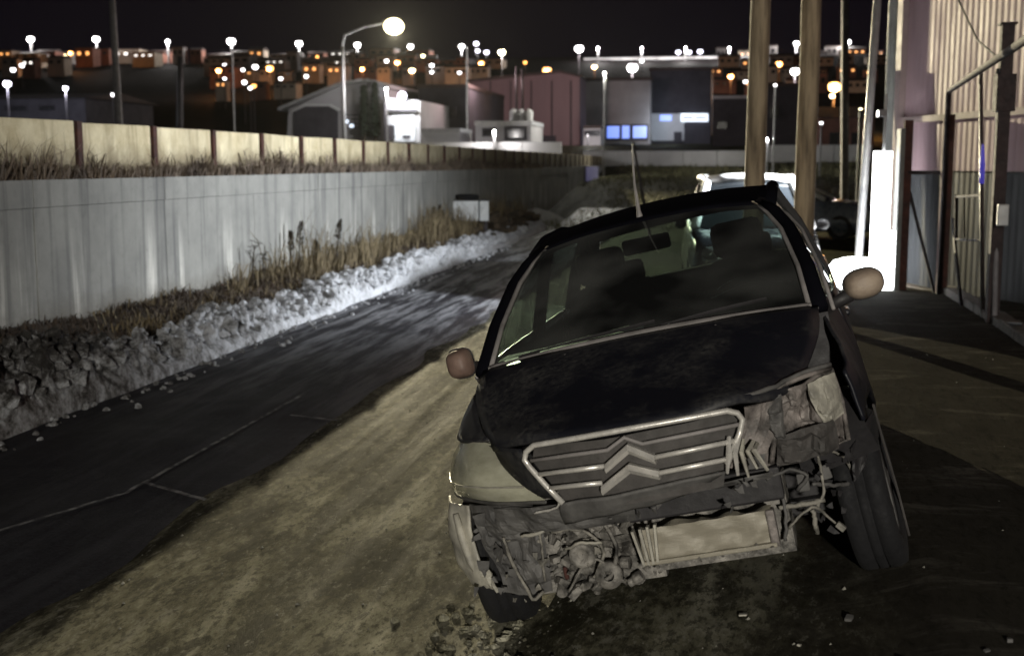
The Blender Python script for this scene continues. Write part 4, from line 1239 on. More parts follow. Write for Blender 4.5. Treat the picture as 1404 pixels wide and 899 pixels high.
# low kerb under the fence
kb = empty('fence_kerb', (0, 0, 0), 'low brown concrete kerb under the right fence', 'kerb')
k0, k1 = Vector((2.90, 16.4)), Vector((2.18, 5.0))
n = 14
for k in range(n):
    a2 = k0.lerp(k1, k / n); b2 = k0.lerp(k1, (k + 1) / n); mid = (a2 + b2) / 2
    L = (b2 - a2).length; ang = math.atan2(b2.y - a2.y, b2.x - a2.x)
    gh = gz(mid.x, mid.y)
    b = MB(); b.box((mid.x + 0.06, mid.y, gh + 0.01), (L - 0.015, 0.18, 0.14), Matrix.Rotation(ang + random.uniform(-.01, .01), 3, 'Z')); b.build('kerb_stone', M['kerb'], kb, bevel=0.015)
# ice puddle under the pillar
q = MB(); c = atZ(1203, 437)
q.add([(c.x + 0.20 * math.cos(2 * PI * k / 18) * (1 + .2 * math.sin(k * 2.1)), c.y + 0.45 * math.sin(2 * PI * k / 18) * (1 + .2 * math.cos(k * 1.7)), 0.055) for k in range(18)], [tuple(range(18))])
m = NT('ice'); m.base((0.5, 0.52, 0.55)); m.set(Roughness=0.12); M['ice'] = m.m
tag(q.build('ice_patch', M['ice']), kind='structure')


# ================================================================== PARKED CARS
def simple_car(name, loc, rz, paint, label, L=3.9, Wd=1.7, H=1.55, hood=0.9, trim=None):
    trim = trim or paint
    o = empty(name, loc, label, 'car', None, rz)
    hw = Wd / 2
    body = [(0, .35, .62, .80), (.06, .22, .78, .93), (.5, .2, .90, .98), (hood, .2, .96, 1.0), (L * .6, .2, .98, 1.0), (L - .25, .2, 1.0, .97), (L - .02, .3, .92, .86), (L, .4, .7, .8)]
    prof = []
    for y, zb, zt, k in body:
        w = hw * k
        prof.append([Vector((-w * .86, y, zb)), Vector((-w, y, zb + .12)), Vector((-w, y, (zb + zt) / 2)), Vector((-w * .95, y, zt - .06)), Vector((-w * .8, y, zt)), Vector((0, y, zt + .03)),
                     Vector((w * .8, y, zt)), Vector((w * .95, y, zt - .06)), Vector((w, y, (zb + zt) / 2)), Vector((w, y, zb + .12)), Vector((w * .86, y, zb))])
    b = MB(); b.grid(surf(prof, 26, 20)); 
    b.build('body', paint, o, smooth=True)
    b = MB(); b.grid([[p for p in prof[0]][:6], [p for p in prof[0]][:5:-1] + [prof[0][5]]]); b.build('nose', paint, o)
    ws0, ws1, rw0, rw1 = hood - .1, hood + .75, L - .55, L - .12
    lo = [(-hw * .88, ws0, .98), (-hw * .9, ws1, 1.0), (-hw * .9, rw0, 1.0), (-hw * .84, rw1, 1.0)]
    hi = [(-hw * .66, ws1, H - .05), (-hw * .70, ws1 + .35, H - .03), (-hw * .70, rw0 - .2, H - .04), (-hw * .64, rw0 + .1, H - .09)]
    for s in (-1, 1):
        fl = lambda p: Vector((p[0] * -s, p[1], p[2]))
        b = MB(); b.grid([[fl(p) for p in lo], [fl(p) for p in hi]]); b.build('side_window', M['dark_glass'], o)
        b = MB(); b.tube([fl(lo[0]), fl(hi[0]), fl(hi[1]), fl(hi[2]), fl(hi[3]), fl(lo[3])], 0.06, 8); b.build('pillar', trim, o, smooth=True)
        b = MB(); b.tube([fl(((lo[1][0] + lo[2][0]) / 2, (lo[1][1] + lo[2][1]) / 2, 1.0)), fl(((hi[1][0] + hi[2][0]) / 2, (hi[1][1] + hi[2][1]) / 2, H - .05))], 0.04, 6); b.build('pillar', M['black_plastic'], o)
        for y in (.72, L - .72):
            b = MB(); b.lathe([(.2, -.1), (.29, -.1), (.31, -.06), (.31, .06), (.29, .1), (.2, .1), (.2, -.1)], (s * (hw - .1), y, .31), 20, 'X'); wt = b.build('wheel', M['rubber'], o, smooth=True)
            b = MB(); b.lathe([(.02, .07), (.19, .075), (.21, .1), (.21, -.05)], (s * (hw - .1), y, .31), 14, 'X'); b.build('rim', M['alloy'], wt)
        b = MB(); b.sphere((s * hw * .68, .06, .68), .13, 10, 8, .7); b.build('headlight', M['lamp_lens'], o, smooth=True)
        b = MB(); b.box((s * hw * .78, L - .03, .78), (.16, .1, .26)); b.build('tail_light', M['tail_red'], o, bevel=.02)
        b = MB(); b.sphere((s * (hw + .08), ws0 + .35, 1.0), .09, 8, 6, .8); b.build('door_mirror', M['black_plastic'], o, smooth=True)
    b = MB(); b.grid(surf([[(-hw * .86, ws0, .97), (0, ws0 - .14, .99), (hw * .86, ws0, .97)], [(-hw * .66, ws1, H - .06), (0, ws1 - .06, H - .02), (hw * .66, ws1, H - .06)]], 4, 8)); b.build('windscreen', M['dark_glass'], o, smooth=True)
    b = MB(); b.grid(surf([[(-hw * .64, rw0 + .1, H - .1), (0, rw0 + .14, H - .06), (hw * .64, rw0 + .1, H - .1)], [(-hw * .84, rw1, .98), (0, rw1 + .08, .98), (hw * .84, rw1, .98)]], 4, 8)); b.build('rear_window', M['dark_glass'], o, smooth=True)
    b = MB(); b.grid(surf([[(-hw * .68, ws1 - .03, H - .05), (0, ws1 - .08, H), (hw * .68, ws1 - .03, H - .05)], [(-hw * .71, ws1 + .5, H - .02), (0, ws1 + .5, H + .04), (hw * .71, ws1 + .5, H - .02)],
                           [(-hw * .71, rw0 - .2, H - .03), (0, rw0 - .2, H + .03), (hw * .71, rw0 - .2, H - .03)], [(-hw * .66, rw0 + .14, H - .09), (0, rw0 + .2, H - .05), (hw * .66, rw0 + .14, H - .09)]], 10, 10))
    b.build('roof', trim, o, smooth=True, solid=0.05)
    return o


p = atZ(1030, 247, 1.60)
wc = simple_car('parked_car', (p.x, 15.2, 0.06), rad(3), M['dark_paint'], 'dark hatchback with its roof edge reflection painted white, behind the wreck and the utility poles', H=1.62, trim=M['white_and_glint'])
b = MB(); b.tube([(-.56, 1.62, 1.57), (-.3, 1.58, 1.60), (0, 1.565, 1.61), (.3, 1.58, 1.60), (.56, 1.62, 1.57)], .055, 8); b.build('header_glint', M['white_and_glint'], wc, smooth=True)  # white header, pillars and roof stand for the reflection on the roof edge
p = atZ(1150, 330)
simple_car('parked_car', (p.x + 0.9, p.y + 0.6, 0.0), rad(76), M['blue_grey_paint'], 'dark saloon parked sideways right of the utility poles', L=4.3, H=1.42, hood=1.2, trim=M['pale_metal'])

# ================================================================== THE WRECK
wr = empty('wrecked_car', CAR_LOC, 'crashed black hatchback with its front bumper torn off and right headlamp missing', 'car')
wr.rotation_mode = 'XYZ'
wr.matrix_world = CAR_M


def mir(ctrl):   # full width rows from half rows given from the left edge to the centre line
    return [[Vector(p) for p in r] + [Vector((-p[0], p[1], p[2])) for p in r[-2::-1]] for r in ctrl]


def dent(p, t, u):
    q = p.copy()
    return q


def bonnet_fn(p, t, u):
    q = p.copy()
    # front right corner is buckled upwards
    k = sm(0.55, 1.0, u) * sm(0.45, 1.0, t)
    q.z += 0.018 * k + 0.012 * k * math.sin(u * 26) + 0.006 * sm(.5, 1, t) * noise.noise(p * 7)
    return q


b = MB()
b.grid(surf(mir([[(-.685, .135, .983), (-.45, .05, 1.008), (-.2, .015, 1.018), (0, .005, 1.02)],
                 [(-.672, -.10, .92), (-.45, -.145, .952), (-.2, -.17, .962), (0, -.175, .964)],
                 [(-.60, -.33, .825), (-.43, -.385, .872), (-.2, -.415, .886), (0, -.42, .889)],
                 [(-.54, -.46, .79), (-.385, -.595, .822), (-.2, -.665, .822), (0, -.685, .822)],
                 [(-.53, -.47, .775), (-.375, -.61, .802), (-.2, -.68, .803), (0, -.70, .804)]]), 22, 28, bonnet_fn))
bon = b.build('bonnet', M['paint'], wr, smooth=True, solid=0.02)
b = MB(); b.tube([cr([Vector(q) for q in ((-.12, -.695, .818), (.2, -.683, .828), (.385, -.615, .828), (.50, -.52, .83), (.60, -.44, .845), (.69, -.36, .842))], k / 20) + Vector((0, .004 * noise.noise(Vector((k * .9, 1, 1))), .006 * noise.noise(Vector((k * .8, 4, 1))))) for k in range(21)], [.003 + .006 * sm(0, 8, k) for k in range(21)], 6); b.build('bonnet_edge', M['grey_plastic'], bon, smooth=True)
for x in (-.30, .30):
    b = MB(); b.sphere((x, -.03, 1.006), .014, 8, 6); b.build('washer_nozzle', M['cowl'], bon, smooth=True)
# nose pieces each side of the grille
for s in (-1, 1):
    b = MB()
    rows = [[(.575 * s, -.40, .785), (.47 * s, -.55, .79), (.395 * s, -.63, .79)],
            [(.52 * s, -.47, .72), (.44 * s, -.585, .72), (.372 * s, -.655, .735)],
            [(.42 * s, -.59, .62), (.36 * s, -.645, .62), (.292 * s, -.69, .61)]]
    if s == -1:
        b.grid(surf(rows, 8, 8)); b.build('nose_panel', M['paint'], wr, smooth=True, solid=0.015)
    else:
        b.grid(surf(rows, 10, 10, lambda p, t, u: p + Vector((0.02 * t * math.sin(u * 20), 0.03 * t + 0.03 * noise.noise(p * 13), 0.015 * noise.noise(p * 19))))); b.build('nose_panel', M['crumple'], wr, solid=0.008)
# torn pale strips beside the grille
for k in range(5):
    x = .325 + k * .021
    b = MB(); pts = [(x + .02 * (k % 2) * .5, -.69 + .01 * k, .72 - .012 * k), (x - .012, -.71, .665), (x - .03 + .02 * k * .6, -.70, .60 - .012 * (k % 3))]
    b.tube([Vector(p) for p in pts], [.007, .009, .005], 5); b.build('torn_strip', M['chrome'] if k < 2 else M['torn_plastic'], wr)

# grille
gy = lambda x: -.745 + .34 * x * x * 1.55
gr_ = MB(); gr_.grid([[Vector((x * w, gy(x * w) + .045, z)) for x in [(-1 + i / 6) for i in range(13)]] for z, w in ((.805, .345), (.74, .37), (.60, .285), (.55, .27))])
grl = gr_.build('grille', M['grille_back'], wr, smooth=True)
fr = [(-.275, .592), (-.325, .66), (-.372, .73), (-.386, .757), (-.372, .785), (-.335, .806), (-.17, .812), (0, .815), (.17, .812), (.335, .806), (.366, .79), (.378, .765), (.36, .722), (.30, .63)]
b = MB(); b.tube([Vector((x, gy(x) - .003, z)) for x, z in fr], .0105, 8); b.build('chrome_frame', M['chrome'], grl, smooth=True)
def bar(pts, r0, nm, mat='chrome'):
    b = MB(); b.tube([Vector((x, gy(x) - .004, z)) for x, z in pts], r0, 8); return b.build(nm, M[mat], grl, smooth=True)
bar([(-.362, .752), (-.2, .757), (-.075, .756), (-.01, .789), (.045, .757), (.2, .757), (.362, .752)], .0075, 'bar', 'cowl')
bar([(-.342, .702), (-.2, .704), (-.092, .703)], .009, 'bar'); bar([(.076, .705), (.2, .705), (.338, .702)], .009, 'bar')
bar([(-.312, .650), (-.2, .650), (-.118, .648)], .009, 'bar'); bar([(.076, .650), (.2, .650), (.305, .648)], .009, 'bar')
def chevron(ax, az, lx, lz, rx, rz_, w, nm):
    y = gy(0) - .022
    A, Lp, Rp = Vector((ax, y - .004, az)), Vector((lx, y + .004, lz)), Vector((rx, y + .004, rz_))
    b = MB(); dn = Vector((0, 0, -w))
    f = [Lp, A, Rp, Rp + dn, A + dn * 1.05, Lp + dn]
    rid = [Lp + dn * .5 + Vector((0, -.016, 0)), A + dn * .5 + Vector((0, -.018, 0)), Rp + dn * .5 + Vector((0, -.016, 0))]
    bk = [v + Vector((0, .03, 0)) for v in f]
    b.add(f + rid + bk, [(0, 1, 7, 6), (1, 2, 8, 7), (6, 7, 4, 5), (7, 8, 3, 4), (0, 6, 5), (2, 3, 8), (0, 9, 10, 1), (1, 10, 11, 2), (3, 12, 13, 4), (4, 13, 14, 5), (0, 5, 14, 9), (2, 11, 12, 3)])
    return b.build(nm, M['chrome'], grl)
chevron(-.003, .768, -.094, .712, .078, .714, .030, 'chevron')
chevron(-.012, .702, -.122, .640, .080, .660, .030, 'chevron')

# panel under the grille
b = MB(); b.grid(surf([[(-.29, -.68, .595), (-.05, -.715, .60), (.29, -.68, .605)], [(-.30, -.66, .55), (-.05, -.69, .56), (.22, -.665, .575)], [(-.30, -.63, .51), (-.05, -.66, .525), (.16, -.64, .55)]], 8, 14, lambda p, t, u: p + Vector((0, .012 * noise.noise(p * 12), .008 * noise.noise(p * 9))))); b.build('lower_grille_panel', M['grey_plastic'], wr, smooth=True, solid=.012)
# left headlight
hl = [[(-.735, -.20, .800), (-.70, -.295, .795), (-.635, -.37, .80), (-.565, -.425, .79)],
      [(-.800, -.18, .725), (-.735, -.34, .728), (-.635, -.475, .73), (-.50, -.56, .725)],
      [(-.835, -.16, .655), (-.765, -.36, .655), (-.615, -.535, .66), (-.42, -.63, .655)],
      [(-.835, -.14, .605), (-.76, -.335, .600), (-.57, -.53, .597), (-.345, -.665, .603)]]
b = MB(); b.grid(surf(hl, 14, 16)); hlo = b.build('headlight', M['headlens'], wr, smooth=True)
b = MB(); b.grid(surf([[Vector(q) + Vector((.035, .075, 0)) for q in r_] for r_ in hl], 10, 12)); b.build('reflector', M['reflector'], hlo, smooth=True)
for c_, r_0 in (((-.705, -.335, .70), .062), ((-.585, -.455, .675), .052)):
    ax = Vector((-.45, -.89, 0)).normalized(); M4 = ax.to_track_quat('Z', 'Y').to_matrix()
    b = MB(); b.lathe([(r_0 * 1.08, .012), (r_0, .018), (r_0 * .9, .0), (r_0 * .5, -.03), (.004, -.04)], n=22); b.v = [tuple(M4 @ Vector(v) + Vector(c_) + Vector((.03, .05, 0))) for v in b.v]; b.build('bowl', M['chrome'], hlo, smooth=True)
    b = MB(); b.sphere((0, 0, -.01), .014, 10, 8); b.v = [tuple(M4 @ Vector(v) + Vector(c_) + Vector((.03, .05, 0))) for v in b.v]; b.build('bulb', M['glass_bulb'], hlo, smooth=True)
b = MB(); b.tube([cr([Vector(q) for q in hl[3]], t / 10) + Vector((0, -.004, -.006)) for t in range(11)], .006, 6); b.build('lens_edge', M['grey_plastic'], hlo)
b = MB(); b.tube([cr([Vector(q) for q in hl[2]], t / 10) + Vector((0, -.006, 0)) for t in range(11)], .0035, 6); b.build('lens_rib', M['torn_plastic'], hlo)
b = MB(); b.grid(surf([[(-.69, -.06, .925), (-.625, -.29, .838), (-.565, -.42, .797)], [(-.735, -.10, .86), (-.70, -.26, .805), (-.60, -.40, .793)], [(-.765, -.16, .79), (-.72, -.29, .790), (-.62, -.385, .790)]], 6, 8)); b.build('wing_tip', M['paint'], wr, smooth=True, solid=.01)
# right headlight cavity: crumpled inner panel
def crump(a, f):
    def fn(p, t, u):
        e = sm(0, .15, t) * sm(1, .85, t) * sm(0, .12, u) * sm(1, .88, u) * .7 + .3
        n = noise.fractal(p * f, .8, 2, 3)
        r0 = 1 - abs(noise.noise(p * f * .8 + Vector((3, 1, 2)))) * 2
        return p + Vector((.25 * a * n, a * (n * .8 - r0 * .5), .3 * a * n)) * e
    return fn
b = MB(); b.grid(surf([[(.445, -.50, .795), (.56, -.45, .81), (.685, -.34, .818)], [(.40, -.47, .70), (.55, -.40, .70), (.70, -.31, .70)], [(.375, -.49, .555), (.52, -.42, .545), (.69, -.30, .545)]], 34, 34, crump(.085, 10)))
b.build('crumpled_inner_panel', M['crumple'], wr, solid=.004)
for pts, r0 in (([(.43, -.55, .80), (.52, -.50, .825), (.60, -.46, .835), (.69, -.35, .825)], .009), ([(.69, -.35, .825), (.705, -.33, .70), (.70, -.33, .56)], .009),
                ([(.46, -.50, .575), (.56, -.47, .56), (.68, -.36, .575)], .008), ([(.50, -.48, .80), (.47, -.50, .68), (.43, -.50, .56)], .010)):
    b = MB(); b.tube([Vector(p) for p in pts], r0, 6); b.build('panel_edge', M['crumple'], wr, smooth=True)
for rows_, mt_ in (([[(.47, -.515, .655), (.58, -.49, .665), (.66, -.42, .66)], [(.46, -.50, .60), (.57, -.475, .595), (.665, -.40, .60)], [(.45, -.505, .555), (.56, -.48, .55), (.66, -.41, .555)]], 'grille_back'),
                   ([[(.60, -.44, .80), (.66, -.39, .81), (.695, -.345, .81)], [(.61, -.455, .72), (.655, -.42, .725), (.70, -.345, .73)], [(.635, -.43, .655), (.66, -.40, .65), (.70, -.34, .66)]], 'torn_plastic'),
                   ([[(.47, -.525, .79), (.51, -.515, .80)], [(.455, -.535, .72), (.50, -.52, .715)], [(.47, -.53, .65), (.495, -.52, .64)]], 'grey_plastic')):
    b = MB(); b.grid(surf(rows_, 16, 14, crump(.045, 15))); b.build('broken_lamp_housing', M[mt_], wr, solid=.004)
b = MB(); b.grid(surf([[(.40, -.51, .79), (.46, -.49, .79)], [(.37, -.52, .68), (.44, -.50, .68)], [(.35, -.52, .56), (.40, -.50, .55)]], 14, 6, crump(.02, 14))); b.build('bent_bracket', M['grey_plastic'], wr, solid=.004)


# ---- body sides
def halfw(y, z):
    k = .15 + (.06 - .15) * sm(.1, .9, y)
    w = .838 - k * max(0, (z - .5) / .5) ** 1.5 - .05 * max(0, (.42 - z) / .3) ** 2
    w -= .10 * max(0, (-.02 - y) / .36) ** 2
    w -= .09 * max(0, (y - 2.3) / .8) ** 2
    return w


def arch(y, z0, yc, r0=.345, zc=.30):
    return max(z0, zc + math.sqrt(r0 * r0 - (y - yc) ** 2)) if abs(y - yc) < r0 else z0


def side(s, y0, y1, zb, zt, name, mat, n=30, rows=9, fn=None):
    out = []
    for j in range(rows + 1):
        r = []
        for i in range(n + 1):
            y = y0 + (y1 - y0) * i / n
            a, c = zb(y), zt(y)
            z = a + (c - a) * j / rows
            p = Vector((s * halfw(y, z), y, z))
            r.append(fn(p) if fn else p)
        out.append(r)
    b = MB(); b.grid(out if s > 0 else [r[::-1] for r in out])
    return b.build(name, mat, wr, smooth=True, solid=.012)


top = lambda y: .79 + .195 * sm(-.26, .22, y) * 1.0 + .02 * sm(.2, 2.5, y)
for s in (-1, 1):
    if s < 0:
        side(s, -.20, .60, lambda y: arch(y, .25 if y > 0 else .36, 0, .345) if y > -.12 else .60, top, 'front_wing', M['paint'], 40)
    else:
        side(s, -.24, .60, lambda y: max(.60 - .12 * sm(.2, .6, y), arch(y, .25, 0, .36)) + .02 * noise.noise(Vector((y * 9, 2, 2))), top, 'front_wing', M['paint'], 40,
             fn=lambda p: p + Vector((-.03 * sm(.75, .5, p.z) * sm(.3, -.2, p.y) + .012 * noise.noise(p * 8), 0, 0)))
    fd = side(s, .615, 1.54, lambda y: .25, lambda y: top(y), 'front_door', M['paint'], 16)
    b = MB(); b.box((s * .815, 1.40, .80), (.03, .16, .03)); b.build('door_handle', M['paint'], fd, bevel=.01)
    rd = side(s, 1.555, 2.34, lambda y: arch(y, .25, 2.46), lambda y: top(y), 'rear_door', M['paint'], 24)
    b = MB(); b.box((s * .80, 2.15, .82), (.03, .16, .03)); b.build('door_handle', M['paint'], rd, bevel=.01)
    side(s, 2.355, 3.02, lambda y: arch(y, .28, 2.46), lambda y: top(y), 'rear_wing', M['paint'], 26)
    b = MB(); b.tube([Vector((s * .80, .36, .22)), Vector((s * .80, 2.1, .22))], .05, 8); b.build('sill', M['black_plastic'], wr)
    # pillars and rails
    A = [(.692, .13, .985), (.675, .42, 1.135), (.632, .74, 1.285), (.585, .90, 1.355), (.525, 1.02, 1.412)]
    b = MB(); b.tube([Vector((s * x, y, z)) for x, y, z in A], [.036, .033, .032, .032, .030], 8); b.build('windscreen_pillar', M['paint_clean'], wr, smooth=True)
    b = MB(); b.tube([Vector((s * (x - .034), y - .018, z + .008)) for x, y, z in A], .011, 6); b.build('windscreen_trim', M['cowl'], wr, smooth=True)
    b = MB(); b.tube([Vector((s * (x + .052), y + .06, z - .02)) for x, y, z in A], .008, 6); b.build('door_seal', M['cowl'], wr, smooth=True)
    rail = [(.560, .98, 1.385), (.575, 1.4, 1.445), (.578, 1.9, 1.462), (.568, 2.4, 1.43), (.565, 2.72, 1.365)]
    b = MB(); b.tube([Vector((s * x, y, z)) for x, y, z in rail], .034, 8); b.build('roof_rail', M['paint_clean'], wr, smooth=True)
    b = MB(); b.tube([Vector((s * .752, 1.55, .99)), Vector((s * .665, 1.55, 1.25)), Vector((s * .58, 1.55, 1.455))], .035, 6); b.build('middle_pillar', M['black_plastic'], wr)
    b = MB(); b.tube([Vector((s * .73, 2.42, 1.0)), Vector((s * .66, 2.5, 1.22)), Vector((s * .57, 2.55, 1.41))], .04, 6); b.build('rear_pillar', M['paint'], wr)
    b = MB(); b.tube([Vector((s * .70, 3.0, .98)), Vector((s * .64, 2.93, 1.18)), Vector((s * .565, 2.72, 1.365))], .05, 6); b.build('tailgate_pillar', M['paint'], wr)
    # side glass
    for nm, (ya_, yb_), z_lo in (('front_side_window', (.42, 1.52), 1.0), ('rear_side_window', (1.58, 2.42), 1.0)):
        def railz(y):
            pts = [Vector(q) for q in A[1:] + rail[1:]]
            for a_, c_ in zip(pts, pts[1:]):
                if y <= c_.y: return a_.lerp(c_, (y - a_.y) / (c_.y - a_.y))
            return pts[-1]
        rws = []
        for j in range(3):
            t = j / 2
            rr_ = []
            for i in range(13):
                y = ya_ + (yb_ - ya_) * i / 12
                h_ = railz(max(y, .43)); l_ = Vector((halfw(y, .985) - .015, y, top(y)))
                q_ = l_.lerp(h_, t); rr_.append(Vector((s * (q_.x + .02 * t * (1 - t) * 4), y, q_.z)))
            rws.append(rr_)
        b = MB(); b.grid(rws); b.build(nm, M['side_glass'], wr, smooth=True)
    # door mirrors
    def squircle(hw_, hh_, e, n=28):
        out = []
        for k in range(n):
            a_ = 2 * PI * k / n; c_, s_2 = math.cos(a_), math.sin(a_)
            out.append((hw_ * math.copysign(abs(c_) ** e, c_), hh_ * math.copysign(abs(s_2) ** e, s_2)))
        return out
    mw, mhh, ex = (.082, .062, .86) if s > 0 else (.060, .066, .62)
    mh = MB(); rings = []
    for kk, yy in ((.30, -.062), (.62, -.055), (.84, -.036), (.96, -.008), (1.0, .022), (.985, .040), (.93, .046)):
        rings.append([Vector((x_ * kk - s * .012 * (1 - kk), yy, z_ * kk + .006 * (1 - kk))) for x_, z_ in squircle(mw, mhh, ex)])
    nn = len(rings[0])
    mh.add([v for rg in rings for v in rg], [(i * nn + k, i * nn + (k + 1) % nn, (i + 1) * nn + (k + 1) % nn, (i + 1) * nn + k) for i in range(len(rings) - 1) for k in range(nn)] + [tuple(range(nn - 1, -1, -1))])
    mo = mh.build('door_mirror', M['mirror_cream'] if s > 0 else M['mirror_back'], wr, smooth=True, loc=(s * (.885 if s > 0 else .885), .46, 1.01))
    mo.rotation_euler = (0, rad(-3), s * rad(8))
    b = MB(); b.tube([Vector((x_ * 1.008, .020, z_ * 1.008)) for x_, z_ in squircle(mw, mhh, ex)] + [Vector((squircle(mw, mhh, ex)[0][0] * 1.008, .020, 0))], .0045, 6); b.build('shell_seam', M['black_plastic'], mo, smooth=True)
    b = MB(); q_ = squircle(mw * .9, mhh * .9, ex); b.add([(x_, .047, z_) for x_, z_ in q_], [tuple(range(len(q_)))]); b.build('mirror_glass', M['dark_glass'], mo)
    b = MB(); b.tube([Vector((s * -.06, .02, -.03)), Vector((s * -.12, .04, -.05)), Vector((s * -.17, .06, -.04))], [.03, .026, .03], 8); b.build('mirror_arm', M['black_plastic'], mo, smooth=True)

# roof
b = MB(); b.grid(surf(mir([[(-.545, .985, 1.412), (-.3, .925, 1.448), (0, .90, 1.458)], [(-.565, 1.3, 1.458), (-.3, 1.3, 1.495), (0, 1.3, 1.506)], [(-.57, 1.8, 1.475), (-.3, 1.8, 1.51), (0, 1.8, 1.522)],
                           [(-.565, 2.4, 1.44), (-.3, 2.42, 1.475), (0, 2.43, 1.485)], [(-.555, 2.74, 1.375), (-.3, 2.80, 1.39), (0, 2.82, 1.395)]]), 20, 20))
roof = b.build('roof', M['paint_clean'], wr, smooth=True, solid=.03)
# windscreen and rear window
WS = mir([[(-.655, .135, .995), (-.35, .06, 1.020), (0, .03, 1.030)], [(-.625, .56, 1.205), (-.34, .49, 1.245), (0, .465, 1.255)], [(-.535, .96, 1.405), (-.29, .915, 1.438), (0, .895, 1.448)]])
b = MB(); b.grid(surf(WS, 12, 18)); b.build('windscreen', M['glass'], wr, smooth=True)
b = MB(); b.grid(surf(mir([[(-.52, 2.76, 1.36), (-.3, 2.82, 1.375), (0, 2.84, 1.38)], [(-.62, 2.98, 1.0), (-.3, 3.05, 1.0), (0, 3.07, 1.0)]]), 4, 12)); b.build('rear_window', M['side_glass'], wr, smooth=True)
b = MB(); b.grid(surf(mir([[(-.70, 2.99, .99), (-.3, 3.06, .99), (0, 3.08, .99)], [(-.74, 3.05, .65), (-.3, 3.12, .65), (0, 3.13, .65)], [(-.72, 3.02, .30), (-.3, 3.1, .30), (0, 3.12, .30)]]), 8, 12)); b.build('tailgate', M['paint'], wr, smooth=True, solid=.02)
# cowl strip at the foot of the glass, wipers
b = MB(); b.grid(surf(mir([[(-.69, .125, .985), (-.35, .022, 1.012), (0, -.005, 1.022)], [(-.685, .128, 1.008), (-.35, .024, 1.036), (0, .0, 1.046)], [(-.675, .15, 1.014), (-.35, .055, 1.044), (0, .03, 1.054)]]), 3, 20)); b.build('cowl_strip', M['cowl'], wr, smooth=True, solid=.01)
for pts in ([(-.52, .10, 1.03), (-.2, .075, 1.055), (.06, .085, 1.068)], [(.08, .07, 1.045), (.3, .10, 1.06), (.50, .15, 1.062)]):
    b = MB(); b.tube([Vector(p) for p in pts], .008, 6); b.build('wiper', M['black_plastic'], wr)
b = MB(); b.tube([(-.03, 1.0, 1.46), (-.03, 1.02, 1.50), (-.02, 1.0, 1.63), (.012, .96, 1.80)], [.018, .010, .006, .004], 8); b.build('aerial', M['cowl'], wr, smooth=True)
# cabin
b = MB(); b.grid(surf(mir([[(-.66, .16, .985), (-.3, .1, 1.0), (0, .08, 1.005)], [(-.68, .40, 1.0), (-.3, .38, 1.01), (0, .36, 1.015)], [(-.68, .66, .96), (-.3, .70, .96), (0, .70, .97)], [(-.68, .72, .70), (-.3, .74, .7), (0, .74, .7)]]), 10, 16)); b.build('dashboard', M['dash'], wr, smooth=True)
b = MB(); b.grid(surf([[(.22, .62, .97), (.42, .60, .97), (.62, .62, .97)], [(.24, .66, 1.05), (.42, .60, 1.085), (.60, .66, 1.055)], [(.24, .80, 1.03), (.42, .80, 1.06), (.60, .80, 1.035)], [(.25, .82, .9), (.42, .82, .9), (.60, .82, .9)]], 8, 10)); b.build('instrument_cowl', M['dash'], wr, smooth=True)
t = torus(.18, .016, 28, 8); sw = t.build('steering_wheel', M['black_plastic'], wr, smooth=True, loc=(.38, .98, .93)); sw.rotation_euler = (rad(-62), 0, 0)
b = MB(); b.box((0, 0, 0), (.34, .05, .02)); b.box((0, -.08, 0), (.05, .17, .02)); b.lathe([(.002, .02), (.06, .015), (.07, -.03)], n=14); b.build('spokes', M['black_plastic'], sw)
for s in (-1, 1):
    b = MB(); b.grid(surf([[(s * .36 - .22, 1.30, .55), (s * .36, 1.22, .57), (s * .36 + .22, 1.30, .55)], [(s * .36 - .24, 1.42, .80), (s * .36, 1.38, .80), (s * .36 + .24, 1.42, .80)], [(s * .36 - .20, 1.55, 1.08), (s * .36, 1.52, 1.10), (s * .36 + .20, 1.55, 1.08)], [(s * .36 - .14, 1.60, 1.15), (s * .36, 1.60, 1.17), (s * .36 + .14, 1.60, 1.15)]], 12, 10)); st = b.build('front_seat', M['seat'], wr, smooth=True, solid=.10)
    b = MB(); b.box((s * .36, 1.60, 1.25), (.26, .10, .18)); b.build('headrest', M['seat'], st, bevel=.04)
b = MB(); b.box((0, 2.42, .82), (1.2, .16, .55), Matrix.Rotation(rad(-14), 3, 'X')); rs = b.build('rear_seat', M['seat'], wr, bevel=.05)
for x in (-.38, .38):
    b = MB(); b.box((x, 2.50, 1.14), (.24, .09, .14)); b.build('headrest', M['seat'], rs, bevel=.03)
b = MB(); b.box((0, .80, 1.345), (.22, .03, .07)); b.build('rear_view_mirror', M['black_plastic'], wr, bevel=.012)
b = MB(); b.box((0, 1.5, .24), (1.5, 2.9, .05)); b.build('floor_pan', M['black_plastic'], wr)
b = MB(); b.box((0, .12, .58), (1.44, .03, .78)); b.build('bulkhead', M['black_plastic'], wr)
for s in (-1, 1):
    b = MB(); b.grid(surf([[(s * .52, -.36, .45), (s * .50, -.1, .70), (s * .52, .34, .62), (s * .52, .40, .30)], [(s * .80, -.30, .50), (s * .74, -.05, .68), (s * .80, .33, .58), (s * .78, .38, .30)]], 4, 12)); b.build('wheel_liner', M['black_plastic'], wr, smooth=True)
